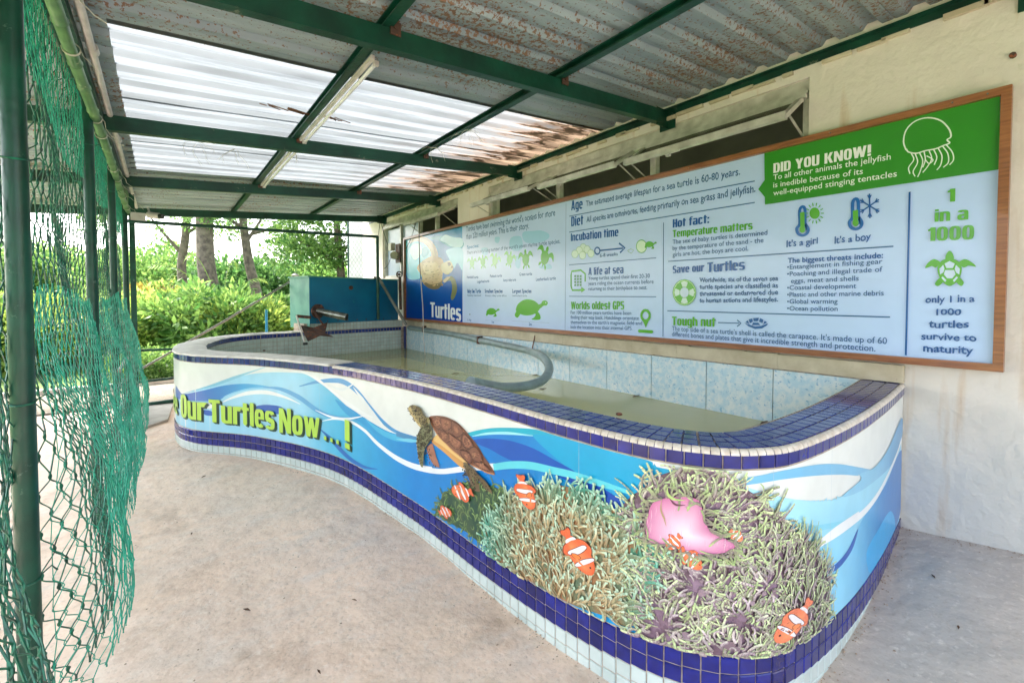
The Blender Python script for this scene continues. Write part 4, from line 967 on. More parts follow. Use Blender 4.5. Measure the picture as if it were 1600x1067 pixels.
# a share of lilac tentacles
t3b = tuft(r3, ((70, 52, 66), (96, 78, 92)), 1, .06, .008, ((150, 120, 150), (180, 150, 176)), ((196, 170, 190), (170, 140, 170)), dir3, seed=12, curl=.6, avoid=[pk])
o = t3.build('anemone_print', surf, MT['print'], mural, strip=.03, off0=OFF+.0010); o['label'] = 'large green and purple anemone with an open pink disc'; z3 = OFF+.0010+t3.layer*t3.step
R = random.Random(4); pp = Print(.00002)
# pink disc, shaded from rose edge to a pale heart
cpx, cpy = np.mean([p[0] for p in pk]), np.mean([p[1] for p in pk])
for k in range(20):
    f = 1-k/21; c = mixc((198, 116, 158), (238, 214, 224), (k/19)**.8); pp.poly([(cpx+(p[0]-cpx)*f+.03*(1-f)*0, cpy+(p[1]-cpy)*f-.02*(1-f)) for p in pk], c)
for i in range(60):
    x = R.uniform(min(p[0] for p in pk), max(p[0] for p in pk)); y = R.uniform(min(p[1] for p in pk), max(p[1] for p in pk))
    if inside((x, y), pk):
        L_ = R.uniform(.01, .04); pp.ribbon([(x, y), (x+.003, y+L_*.5), (x+.002, y+L_)], [.0003, .0014, .0003], mixc((210, 150, 182), (236, 214, 222), R.random()))
# tentacles curling over the disc's rim
for i in range(len(pk)):
    for q in range(1 if i % 3 else 2):
        p = pk[i]; d = math.atan2(p[1]-cpy, p[0]-cpx)+R.gauss(0, .9); P = [(p[0], p[1])]; dd = d
        for k in range(5): dd += R.gauss(0, .25); P.append((P[-1][0]+math.cos(dd)*.009, P[-1][1]+math.sin(dd)*.009))
        P = [clampz(t) for t in P]; pp.ribbon(P, [.004, .006, .006, .006, .005, .004], (128, 112, 112), mixc((150, 180, 112), (186, 210, 140), R.random()))
rib(pp, J_, [(235,200),(240,260),(290,300),(380,310)], .009, (170, 196, 120)); rib(pp, J_, [(190,300),(185,390),(210,460),(225,520)], .005, (170, 150, 110))
rib(pp, J_, [(250,290),(300,345),(380,350)], .006, (110, 60, 80))
o = pp.build('pink_disc_print', surf, MT['print'], mural, strip=.03, off0=z3+.0003)
for hi, h in enumerate(HT):
    rg = [clampz((h[0]+.075*math.cos(a)*(1+.2*math.sin(3*a+hi)), h[1]+.055*math.sin(a))) for a in np.linspace(0, 2*PI, 22)[:-1]]
    tt = tuft(rg, ((116, 96, 104), (150, 128, 138)), 18, .040, .0060, ((172, 152, 164), (190, 180, 170)), ((206, 186, 196), (196, 214, 168)), lambda x, y: math.atan2(y-h[1]+.02, x-h[0])+.5, seed=40+hi, curl=.9)
    tt.polys = [q for q in tt.polys if q[1] != 1]
    tt.build('anemone_heart_print', surf, MT['print'], mural, strip=.03, off0=z3-.0001+hi*.00005)['kind'] = 'stuff'
# ---- clownfish
ZF = z3+.0009
def fish(c, ctr, L_px, ang, seed=0, flip=1, squat=.42, pale=0.0):
    """banded orange reef fish; ctr in crop coords, L_px its length in photo pixels, ang degrees (0 = nose to the right)"""
    u, v = px(c, ctr); h = hitwall(u, v); h2 = hitwall(u, v-6)
    scl = (h2[1]-h[1])/6; L = L_px*scl; ca, sa = math.cos(math.radians(ang)), math.sin(math.radians(ang))
    f = Print(.00003); h3 = hitwall(u+4, v); h0 = h; sx = (abs(h3[0]-h[0])/4)/scl; sx = min(sx, 2.2)
    def W2(p): x, y = p[0]*L, p[1]*L*flip*1.3; X = x*ca-y*sa; Y = x*sa+y*ca; return clampz((h0[0]+X*sx, h0[1]+Y))
    L *= .80; ora = mixc((226, 104, 62), (232, 156, 128), pale); dk = mixc(ora, (84, 48, 40), .75); wh = (230, 226, 228)
    def P(pts, col, sm=5): f.poly([W2(q) for q in catmull(pts, True, sm)], col)
    P([(-.30,.0),(-.44,.12),(-.52,.10),(-.50,0),(-.52,-.10),(-.44,-.12)], dk); P([(-.30,.0),(-.43,.105),(-.50,.085),(-.485,0),(-.50,-.085),(-.43,-.105)], ora)
    P([(.175,.145),(.05,.287),(-.145,.257),(-.247,.128),(-.1,.1)], dk); P([(.17,.14),(.05,.28),(-.14,.25),(-.24,.12),(-.1,.1)], ora)
    P([(.0,-.15),(-.06,-.30),(-.2,-.24),(-.24,-.1)], dk); P([(.0,-.15),(-.06,-.28),(-.19,-.22),(-.22,-.1)], ora)
    body_ = [(.48,.0),(.40,.12),(.22,.20),(.0,.21),(-.2,.14),(-.34,.06),(-.34,-.06),(-.2,-.14),(.0,-.20),(.22,-.19),(.40,-.12)]
    P(body_, ora)
    for q in range(1, 5): P([(x*(1-.1*q)+.01*q, y*(1-.17*q)-.012*q) for x, y in body_], mixc(ora, (255, 168, 104), .12*q))
    P([(.26,.205),(.19,.21),(.15,.0),(.18,-.195),(.25,-.195),(.23,0)], dk); P([(.25,.2),(.20,.2),(.165,.0),(.19,-.185),(.24,-.185),(.26,0)], wh)
    P([(-.0,.22),(-.09,.19),(-.10,0),(-.09,-.18),(-.02,-.20),(.05,0)], dk); P([(-.01,.21),(-.08,.185),(-.085,0),(-.08,-.17),(-.025,-.19),(.035,0)], wh)
    P([(-.24,.12),(-.30,.09),(-.31,0),(-.30,-.09),(-.24,-.12),(-.25,0)], wh)
    P([(.12,.0),(.02,-.04),(-.03,-.14),(.06,-.15),(.13,-.08)], dk); P([(.115,-.01),(.03,-.05),(-.015,-.13),(.06,-.14),(.12,-.08)], mixc(ora, (255, 160, 60), .4))
    P([(.37,.06),(.345,.075),(.32,.06),(.345,.04)], (30, 26, 30), 3); P([(.30,-.04),(.2,-.1),(.05,-.1),(.2,-.06)], mixc(ora, (255, 190, 120), .35), 4)
    return f.build('fish_print', surf, MT['print'], mural, strip=.03, off0=ZF)
fish(G_, (375,595), 46, 208); fish(G_, (282,706), 30, 35); fish(G_, (730,596), 62, -70, flip=-1); fish(G_, (1020,925), 84, -48)
fish(J_, (285,655), 40, -130, pale=.15); fish(J_, (425,795), 52, -38, pale=.15); fish(H_, (860,775), 78, 218, flip=-1, pale=.35); fish(J_, (785,600), 30, -40, pale=.5)
# ---- sea turtle
tp = Print(.00003)
def tpoly(pts, col, sm=5): tp.poly([clampz(p) for p in onwall(cr(T_, pts), sm, True)], col)
def trib(pts, w, col, sm=4):
    P = onwall(cr(T_, pts), sm); tp.ribbon([clampz(p) for p in P], [w]*len(P), col)
R = random.Random(8)
def polyin(pts): return onwall(cr(T_, pts), 4, True)
flip2 = [(285,470),(330,430),(350,470),(375,560),(402,645),(370,640),(330,600),(300,530)]
tpoly(flip2, (176, 120, 96)); 
hind2 = [(650,650),(700,690),(740,760),(780,830),(775,872),(735,865),(700,825),(672,745),(645,690)]
hind1 = [(640,600),(700,630),(790,720),(860,790),(908,885),(850,845),(795,780),(730,740),(670,690)]
tpoly(hind2, (122, 100, 74)); 
tpoly([(330,400),(400,345),(470,440),(560,520),(650,600),(690,650),(650,665),(590,640),(500,560),(420,490),(355,440)], (206, 152, 84))
tpoly([(345,385),(400,345),(470,430),(570,520),(660,600),(640,610),(540,540),(440,460),(360,410)], (224, 188, 120))
shell = [(305,185),(370,172),(450,180),(520,208),(580,245),(640,305),(690,365),(740,425),(780,485),(820,555),(860,610),(918,712),(850,705),(780,668),(720,640),(660,600),(590,545),(520,490),(460,430),(400,370),(355,300),(325,240)]
tpoly(shell, (126, 84, 66), 4)
# rim and scutes
trib([(325,240),(355,300),(400,368),(460,428),(520,488),(590,543),(660,598),(720,636),(780,664),(850,700),(912,712)], .006, (190, 130, 84))
scut = [[(330,200),(400,190),(430,240),(400,290),(360,270)],[(420,195),(500,215),(520,270),(460,310),(420,270)],[(520,225),(580,260),(620,330),(560,370),(520,320)],[(400,300),(450,320),(500,380),(470,420),(410,360)],[(490,330),(555,380),(610,420),(580,480),(510,430)],[(630,330),(690,390),(720,450),(660,480),(610,400)],[(600,490),(660,500),(710,560),(690,610),(620,550)],[(680,490),(740,460),(790,530),(800,590),(730,580)],[(730,600),(810,610),(880,680),(800,660)]]
for sc in scut:
    tpoly(sc, mixc((142, 92, 72), (104, 66, 54), R.random()), 3)
    cxs = sum(p[0] for p in sc)/len(sc); cys = sum(p[1] for p in sc)/len(sc)
    for f in (.75, .5, .28): tpoly([(cxs+(p[0]-cxs)*f, cys+(p[1]-cys)*f) for p in sc], mixc((172, 116, 88), (112, 72, 58), R.random()), 3)
    q = [(cxs+(p[0]-cxs)*1.06, cys+(p[1]-cys)*1.06) for p in sc]; trib(q+[q[0]], .0035, (74, 48, 42), 2)
    for k in range(16):
        a = R.random()*6.28; r0 = R.uniform(5, 20); r1_ = r0+R.uniform(8, 26); trib([(cxs+r0*math.cos(a), cys+r0*math.sin(a)), (cxs+r1_*math.cos(a), cys+r1_*math.sin(a))], .0012, R.choice([(200, 150, 108), (92, 60, 48)]), 2)
for k in range(420):
    x = R.uniform(310, 915); y = R.uniform(175, 710)
    if inside((x, y), shell):
        a = .9+R.gauss(0, .5); l_ = R.uniform(6, 20); trib([(x, y), (x+l_*math.cos(a), y+l_*math.sin(a))], R.uniform(.0008, .0018), R.choice([(188, 136, 100), (150, 98, 74), (96, 62, 48), (80, 54, 44), (206, 160, 116)]), 1)
tpoly(hind1, (112, 96, 70))
head = [(128,100),(145,78),(175,70),(215,85),(245,110),(262,145),(285,180),(318,190),(330,240),(300,290),(250,290),(215,240),(190,215),(160,170),(138,135)]
tpoly(head, (150, 138, 96))
tpoly([(128,100),(150,95),(175,150),(215,215),(245,262),(225,262),(190,215),(160,170),(138,135)], (196, 176, 120))
flip1 = [(240,290),(265,255),(315,235),(345,290),(350,370),(320,420),(290,460),(272,530),(264,640),(238,620),(218,520),(207,420),(212,350)]
tpoly(flip1, (120, 122, 88)); trib([(212,350),(207,420),(218,520),(238,620)], .004, (190, 176, 120))
def spots(poly, n, c, r0, r1):
    xs_ = [p[0] for p in poly]; ys2 = [p[1] for p in poly]
    for i in range(n):
        x = R.uniform(min(xs_), max(xs_)); y = R.uniform(min(ys2), max(ys2))
        if inside((x, y), poly):
            r = R.uniform(r0, r1); tpoly([(x+r*R.uniform(.7, 1.2)*math.cos(a), y+r*R.uniform(.8, 1.6)*math.sin(a)) for a in np.linspace(0, 5.2, 6)], mixc(c, (20, 20, 16), R.random()*.3), 2)
spots(flip1, 300, (74, 70, 48), 4, 8); spots(head, 190, (92, 78, 52), 3, 7); spots(flip2, 60, (84, 52, 38), 3, 6); spots(hind1, 130, (58, 48, 32), 4, 8); spots(hind2, 90, (58, 48, 32), 4, 8)
tpoly([(196,118),(215,110),(226,124),(212,134)], (18, 16, 14)); trib([(135,118),(160,128),(185,150)], .003, (60, 50, 34))
o = tp.build('turtle_print', surf, MT['print'], mural, strip=.03, off0=OFF+.0006); o['label'] = 'brown sea turtle swimming up to the left'
# ================================================================== the information sign
XS = XW-.045
sgn = thing('information_sign', (XS, 3.5, 1.5), 'long wood framed information board about sea turtles on the cream wall above the pool', 'sign')
y0s, y1s = onx(1572, 400, XS)[1]*0+.255, onx(630, 430, XS)[1]
def sg(u, v): p = onx(u, v, XS); return (-float(p[1]), float(p[2]))
TL = sg(632, 372); TR = sg(1583, 135); BL_ = sg(636, 500); BR = sg(1572, 582)
Ya, Yb = -TR[0], -TL[0]; Z0 = (BL_[1]+BR[1])/2; Z1 = (TL[1]+TR[1])/2
part('board', MB().box((XS+.02, (Ya+Yb)/2, (Z0+Z1)/2), (.03, Yb-Ya-.02, Z1-Z0-.02)), MT['bwhite'], sgn)
fw = .034
def frame_piece(y0, y1, z0, z1):
    mb = MB(); mb.box((XS-.004, (y0+y1)/2, (z0+z1)/2), (.044, y1-y0, z1-z0)); part('frame_rail', mb, MT['wood'], sgn)
frame_piece(Ya, Yb, Z0, Z0+fw); frame_piece(Ya, Yb, Z1-fw, Z1); frame_piece(Ya, Ya+fw, Z0+fw+.0005, Z1-fw-.0005); frame_piece(Yb-fw, Yb, Z0+fw+.0005, Z1-fw-.0005)
def ssurf(a, b, o): return (XS+.0045-o, -a, b)
sp_ = Print(.000005)
ga, gb = -Yb+fw, -Ya-fw; gz0, gz1 = Z0+fw, Z1-fw
def sbg(a, b):
    k = (a-ga)/(gb-ga); return mixc((200, 216, 246), (184, 210, 250), k)
nseg = 12
sp_.layer = 1
for i in range(nseg):
    a0 = ga+(gb-ga)*i/nseg; a1 = ga+(gb-ga)*(i+1)/nseg; sp_.polys.append(([(a0, gz0), (a1, gz0), (a1, gz1), (a0, gz1)], 1, sbg))
def spoly(pts, col, sm=0):
    P = catmull(pts, True, sm) if sm else pts
    sp_.poly([(min(max(q[0], ga), gb), min(max(q[1], gz0), gz1)) for q in [sg(*p) for p in P]], col)
def sline(a, b, w, col):
    A = np.array(sg(*a)); B = np.array(sg(*b)); sp_.ribbon([A, B], w, col)
def sribbon(pts, w, col, sm=5): P = [sg(*p) for p in (catmull(pts, False, sm) if sm else pts)]; sp_.ribbon(P, w, col)
BLUE = (22, 88, 160); GRN = (84, 168, 44); DGR = (48, 140, 34); TXT = (52, 96, 150)
def stext(t, a, b, cap, col=TXT, bold=0.0, wob=0.0, shear=0.0, spacing=1.0):
    """cap in photo pixels at the left end"""
    A = sg(*a); B = sg(*b); C = sg(a[0], a[1]-cap); lay_text(sp_, t, A, B, C[1]-A[1], col, bold=bold, wob=wob, shear=shear, spacing=spacing)
IMP = .042
# -- photo panel at the far end
pA = sg(722, 420)[0]
for i in range(6):
    z0 = gz0+(gz1-gz0)*i/6; z1 = gz0+(gz1-gz0)*(i+1)/6
    sp_.layer = 2; sp_.polys.append(([(ga, z0), (pA, z0), (pA, z1), (ga, z1)], 2, gv((0, 62, 160), (24, 142, 196), gz0+.1, gz1-.1)))
c9 = (630, 360, 7.11)
def q9(pts, col, sm=4): spoly(cr(c9, pts), col, sm)
q9([(25,130),(130,120),(230,150),(300,220),(290,300),(190,360),(200,520),(60,540),(30,420)], (96, 190, 220)); q9([(90,170),(180,150),(200,250),(130,330),(80,260)], (176, 220, 226))
q9([(300,90),(420,60),(640,100),(655,190),(520,190),(400,120)], (20, 150, 176)); q9([(410,110),(460,50),(560,80),(650,90),(650,180),(540,180),(470,140)], (178, 220, 232))
q9([(480,220),(650,200),(655,440),(600,360),(560,420),(500,300)], (140, 204, 228)); q9([(210,200),(270,190),(280,260),(220,300),(200,250)], (30, 160, 190))
tb = (176, 154, 104)
q9([(60,115),(130,75),(220,70),(300,110),(360,190),(385,280),(370,360),(330,410),(270,400),(300,330),(310,260),(280,200),(220,140),(140,120),(75,140)], tb); q9([(100,105),(200,88),(280,125),(330,200),(350,290),(330,350),(320,270),(270,170),(190,115)], (200, 178, 122))
q9([(200,350),(300,290),(380,290),(440,340),(440,430),(430,520),(420,600),(360,650),(290,640),(220,590),(200,500),(150,420)], (190, 160, 104))
q9([(215,380),(300,340),(370,370),(400,450),(330,480),(240,470)], (216, 190, 134)); q9([(220,560),(300,600),(400,580),(440,540),(400,640),(320,655),(250,620)], (120, 106, 66))
q9([(420,380),(470,350),(520,340),(550,400),(540,450),(490,490),(430,460)], (206, 194, 150)); q9([(490,360),(515,355),(525,385),(500,395)], (86, 66, 48)); q9([(535,395),(555,400),(545,420),(530,415)], (110, 84, 60))
q9([(450,580),(500,520),(540,510),(580,560),(595,660),(570,740),(540,775),(525,740),(540,640),(520,560)], (122, 128, 76)); q9([(440,560),(480,520),(520,515),(500,540),(460,580)], (210, 190, 150))
for k in range(60):
    x = R.uniform(210, 430); y = R.uniform(330, 620); r = R.uniform(6, 16); q9([(x+r*math.cos(a), y+r*.7*math.sin(a)) for a in np.linspace(0, 5.2, 5)], R.choice([(172, 146, 92), (206, 178, 120), (150, 126, 78), (184, 152, 96)]), 2)
stext('Turtles', (672, 495), (720, 502), 23, (232, 238, 244), IMP)
# -- introduction column
stext("Turtles have been swimming the world's oceans for more", (728, 362), (867, 337), 8, TXT, .008, .05); stext('than 220 million years. This is their story.', (728, 374), (826, 357), 8, TXT, .008, .05)
c10 = (720, 320, 9.41)
for bl in ([(920,400),(1060,385),(1180,380),(1290,430),(1280,500),(1140,560),(960,560),(900,480)], [(740,480),(880,470),(900,640),(780,680),(710,600)], [(500,480),(570,480),(550,560),(500,550)], [(300,640),(390,640),(380,740),(310,720)], [(800,760),(880,780),(860,930),(800,900)], [(1150,900),(1300,870),(1330,941),(1180,941)]): spoly(cr(c10, bl), (160, 206, 236), 4)
stext('Species:', (729, 389), (748, 386), 5, (60, 140, 200), .02); stext("There are a surprising number of the world's seven marine turtle species.", (729, 397.5), (875, 380), 5.2, TXT, .006, .04)
def top_turtle(cx, cy, s, col, lean=0.0):
    """little turtle silhouette seen from above; s in photo pixels"""
    def P(x, y): X = x*math.cos(lean)-y*math.sin(lean); Y = x*math.sin(lean)+y*math.cos(lean); return (cx+X*s*.62, cy-Y*s)
    def pg(pts): spoly([P(*p) for p in pts], col, 4)
    pg([(0,.28),(.2,.2),(.28,0),(.2,-.22),(0,-.34),(-.2,-.22),(-.28,0),(-.2,.2)]); pg([(-.07,.26),(-.08,.42),(0,.5),(.08,.42),(.07,.26)])
    pg([(.16,.2),(.34,.38),(.52,.30),(.60,.05),(.48,.14),(.34,.16),(.24,.08)]); pg([(-.16,.2),(-.34,.38),(-.52,.30),(-.60,.05),(-.48,.14),(-.34,.16),(-.24,.08)])
    pg([(.1,-.25),(.26,-.36),(.24,-.5),(.12,-.36)]); pg([(-.1,-.25),(-.26,-.36),(-.24,-.5),(-.12,-.36)]); pg([(-.03,-.32),(0,-.5),(.03,-.32)])
for cx, cy, s, c, l in ((737, 411, 20, (150, 206, 150), 0), (754, 409, 22, (128, 196, 116), .1), (773, 407, 24, (160, 212, 150), -.3), (796, 405, 26, (140, 202, 130), -.3), (821, 405, 31, GRN, .1), (851, 402, 37, GRN, -.45)): top_turtle(cx, cy, s, c, l)
for t, a, b, h in (('Hawksbill turtle', (729,435), (747,435), 4), ('Loggerhead turtle', (745,442), (764,441), 4), ('Flatback turtle', (765,433.5), (784,432.5), 4), ("Kemp's ridley turtle", (786,440), (806,439), 4), ('Green turtle', (811,431), (831,430), 4.6), ('Leatherback turtle', (837,439), (868,437), 4.8)): stext(t, a, b, h, BLUE, .015)
for t, a, b in (('Baby Sea Turtle', (730,457.5), (751,457.5)), ('Smallest Species', (757,457.5), (785,457.5)), ('Largest Species', (800,457.5), (830,457.5))): stext(t, a, b, 5.5, BLUE, .03)
for t, a, b in (('Newly hatched', (730,463), (751,463)), ("Kemp's ridley turtle 60cm", (758,463.2), (791,463.6)), ('Leatherback turtle', (800,463.2), (823,463.6))): stext(t, a, b, 3, TXT)
def side_turtle(cx, cy, s, col):
    def pg(pts, c=col): spoly([(cx+x*s, cy-y*s) for x, y in pts], c, 4)
    pg([(-.5,-.02),(-.42,.2),(-.2,.36),(.05,.38),(.28,.28),(.42,.08),(.3,-.12),(.05,-.22),(-.2,-.22),(-.42,-.12)])
    pg([(.3,.16),(.46,.22),(.52,.32),(.64,.34),(.72,.26),(.68,.16),(.56,.14),(.46,.06),(.34,0)]); pg([(.62,.26),(.64,.28),(.66,.26),(.64,.24)], (210, 226, 240))
    pg([(-.46,-.06),(-.54,-.22),(-.44,-.32),(-.34,-.2),(-.3,-.14)]); pg([(.3,-.06),(.42,-.2),(.44,-.36),(.3,-.4),(.1,-.38),(.2,-.3),(.26,-.18),(.16,-.14)])
side_turtle(768, 488, 17, GRN); side_turtle(826, 483.5, 41, GRN); spoly([(732.5,491),(734,490.3),(735,491.4),(733.4,492)], (70, 100, 80))
sline((758,500.5), (782,500.9), .003, (150, 176, 200)); sline((800,501.5), (858,504.5), .003, (150, 176, 200)); stext('5-8g', (730,501.5), (736,501.6), 3.2, BLUE); stext('1m', (768,505), (771.5,505.2), 3.8, BLUE, .02); stext('2m', (826,508.6), (830.5,508.8), 4.2, BLUE, .02)
sline((884, 318), (882.5, 516), .004, (96, 128, 170))
# -- second column
stext('Age', (892, 329), (910, 326), 15, BLUE, IMP); stext('The estimated average lifespan for a sea turtle is 60-80 years.', (915, 322.5), (1156, 273), 8.5, TXT, .012, .05)
sline((889, 338), (1179, 283), .007, TXT); stext('Diet', (892, 354), (911, 351), 15, BLUE, IMP); stext('All species are omnivores, feeding primarily on sea grass and jellyfish.', (916, 347.5), (1180, 300), 8.5, TXT, .012, .05); sline((889, 363), (1179, 316.5), .007, TXT)
stext('Incubation time', (891.5, 377), (966, 369), 12, BLUE, IMP)
def ring(cx, cy, rx, ry, w, col, n=16):
    P = [sg(cx+rx*math.cos(2*PI*k/n), cy+ry*math.sin(2*PI*k/n)) for k in range(n+1)]; sp_.ribbon(P, w, col)
def disc(cx, cy, rx, ry, col, n=14): spoly([(cx+rx*math.cos(2*PI*k/n), cy+ry*math.sin(2*PI*k/n)) for k in range(n)], col)
for ex, ey in ((911,387),(905,391.5),(917,390),(898,397),(923,396),(910,399)):
    disc(ex, ey, 5.2, 6.2, (214, 232, 222)); ring(ex, ey, 5.0, 6.0, .004, (150, 190, 140))
ring(933, 392, 4, 5.3, .013, BLUE); sline((937, 391.5), (973, 388), .013, BLUE); sribbon([(967,380),(976,387.5),(968.5,395)], .015, BLUE, 0)
stext('6-8 weeks', (937, 402), (965, 399), 5, TXT, .012, .05); sribbon([(980,392),(985,389),(990,391),(986,396),(981,393)], .004, (130, 170, 110), 0)
disc(1002, 385, 8, 10, (206, 230, 206)); ring(1002, 385, 8, 10, .006, GRN); side_turtle(1015, 383, 15, GRN)
sline((889, 414), (1025, 403), .006, TXT); sline((1036.5, 348), (1035.5, 526), .006, TXT)
# a life at sea
sribbon([(914,440),(914,428),(907,422),(893,424),(892,430),(892,447),(894,453.5),(904,453.5),(910,453)], .016, GRN, 0); spoly([(908,448),(914,453),(908,457)], GRN)
for k in range(4):
    for t in range(3): spoly([(897+t*4.2, 430+k*4.6), (900+t*4.2, 429.8+k*4.6), (900+t*4.2, 433+k*4.6), (897+t*4.2, 433.2+k*4.6)], (96, 150, 120))
stext('A life at sea', (919, 430), (974, 427), 11.5, BLUE, IMP)
for i, (t, b) in enumerate((('Young turtles spend their first 20-30', 1015), ('years riding the ocean currents before', 1021), ('returning to their birthplace to nest.', 1011))): stext(t, (919, 437.5+i*8.2), (b, 434+i*8.2+i*.8), 5.6, TXT)
sline((889, 463), (1025, 463.8), .006, TXT); stext('Worlds oldest GPS', (892, 483), (975, 483.5), 11.5, GRN, IMP)
for i, (t, b) in enumerate((('For 100 million years turtles have been', 986), ('finding their way back. Hatchlings orientate', 998), ('themselves to the earth\'s magnetic field and', 1003), ('lock the location into their internal GPS.', 988))): stext(t, (891.5, 490.5+i*7.6), (b, 492+i*7.9), 5.2, TXT)
ring(1008.5, 493, 6.5, 8.2, .022, GRN); spoly([(1003,499),(1014,500),(1009,512)], GRN); spoly([(998,514.5),(1019,516),(1021,518),(1019,521),(998,519.5),(996.5,517)], GRN)
# -- third column
stext('Hot fact:', (1051, 356), (1108, 348.5), 13, BLUE, IMP); stext('Temperature matters', (1051, 371), (1176, 358.5), 11, GRN, IMP)
for i, (t, b, db) in enumerate((('The sex of baby turtles is determined', 1199, 0), ('by the temperature of the sand - the', 1193, .8), ('girls are hot, the boys are cool.', 1169, 3))): stext(t, (1051, 381.5+i*9.8), (b, 367+i*11.4+db*.6), 6.6, TXT, .004)
sline((1044, 408.5), (1396, 385), .007, TXT); stext('Save our', (1051, 427), (1100, 424), 11.5, BLUE, IMP); stext('Turtles', (1105, 425.5), (1164, 421.5), 15, BLUE, IMP)
# life-buoy
disc(1069.5, 457, 18, 20, (190, 220, 170)); ring(1069.5, 457, 18, 20, .005, GRN); ring(1069.5, 457, 11.5, 13, .05, (92, 172, 60))
for an in (0, 90, 180, 270):
    a = math.radians(an); sp_.layer += 1; n1 = .38; spoly([(1069.5+8*math.cos(a-n1), 457+9.2*math.sin(a-n1)), (1069.5+15*math.cos(a-n1), 457+17*math.sin(a-n1)), (1069.5+15.6*math.cos(a), 457+17.6*math.sin(a)), (1069.5+15*math.cos(a+n1), 457+17*math.sin(a+n1)), (1069.5+8*math.cos(a+n1), 457+9.2*math.sin(a+n1))], (206, 228, 220))
disc(1069.5, 457, 7, 8, (200, 218, 236))
for i, t in enumerate(('Worldwide, six of the seven sea', 'turtle species are classified as', 'threatened or endangered due', 'to human actions and lifestyles.')): stext(t, (1093, 441+i*10.6), (1216, 438.5+i*10.9), 6.6, TXT, .02, .05)
sline((1043, 485.5), (1391, 495.5), .007, TXT); stext('Tough nut', (1050, 508), (1118, 510.5), 13.5, GRN, IMP)
sline((1122, 504), (1155, 505), .006, TXT); sribbon([(1152,500),(1158,505),(1152,510)], .007, TXT, 0)
spoly([(1163,504),(1170,510),(1180,514),(1191,513),(1199,508),(1200,505),(1190,509),(1180,510),(1170,507)], BLUE); 
for pg_ in ([(1177,497),(1186,496.5),(1184,502),(1178,502)], [(1170,499),(1175.5,497.5),(1176.5,502.5),(1172,505)], [(1188,497),(1193,499.5),(1191.5,505),(1186,502.5)], [(1177,504),(1185,504),(1188,508),(1175,508)], [(1165,503),(1168.5,500.5),(1171,506),(1173,508)], [(1195,501),(1199,504),(1190,508),(1193,506)]): spoly(pg_, BLUE)
stext("The top side of a sea turtle's shell is called the carapace. It's made up of 60", (1050, 516.5), (1386, 537.5), 7, TXT, .004); stext('different bones and plates that give it incredible strength and protection.', (1050, 525), (1368, 549), 7, TXT, .004)
# thermometers
def thermo(cx, cy, s, fill):
    sribbon([(cx+5*s, cy+17*s), (cx+4*s, cy+6*s), (cx+4*s, cy-16*s), (cx, cy-21*s), (cx-4.4*s, cy-15*s), (cx-4.4*s, cy+6*s), (cx-9*s, cy+13*s), (cx-7*s, cy+21*s), (cx, cy+24*s), (cx+7*s, cy+21*s), (cx+9*s, cy+14*s), (cx+4.4*s, cy+6*s)], .016, (22, 100, 176), 3)
    sribbon([(cx-.3, cy-fill*s), (cx, cy+10*s)], .024, GRN, 0); disc(cx, cy+14.5*s, 4.6*s, 5.6*s, GRN)
thermo(1254, 344, 1.0, 12); thermo(1337, 333, 1.05, 4)
disc(1273, 333.5, 8, 9, GRN)
for k in range(14):
    a = k/14*2*PI; sribbon([(1273+10*math.cos(a), 333.5+11.5*math.sin(a)), (1273+14.5*math.cos(a), 333.5+16.5*math.sin(a))], .005, GRN, 0)
for k in range(6):
    a = k/6*PI*2+.5; sribbon([(1359, 322), (1359+17*math.cos(a), 322+19*math.sin(a))], .007, BLUE, 0)
    for e in (-.5, .5): sribbon([(1359+10*math.cos(a), 322+11*math.sin(a)), (1359+10*math.cos(a)+6*math.cos(a+e), 322+11*math.sin(a)+7*math.sin(a+e))], .005, BLUE, 0)
stext("It's a girl", (1229, 386), (1278, 381), 10, BLUE, .016, .06); stext("It's a boy", (1304, 380.5), (1361, 375), 10.5, BLUE, .016, .06)
stext('The biggest threats include:', (1231, 411), (1380, 403), 7.4, BLUE, .022)
th = ['•Entanglement in fishing gear', '•Poaching and illegal trade of', 'eggs, meat and shells', '•Coastal development', '•Plastic and other marine debris', '•Global warming', '•Ocean pollution']
ra = [1379, 1379, 1342, 1338, 1381, 1309, 1309]; la = [1230, 1230, 1236, 1230, 1230, 1230, 1230]
for i, t in enumerate(th):
    y = 421+i*10.7; sl_ = (-.06+i*.0115); stext(t, (la[i], y), (ra[i], y+sl_*(ra[i]-la[i])), 7.0, TXT, .006)
sline((1421.5, 300), (1415.5, 555), .008, (22, 88, 160))
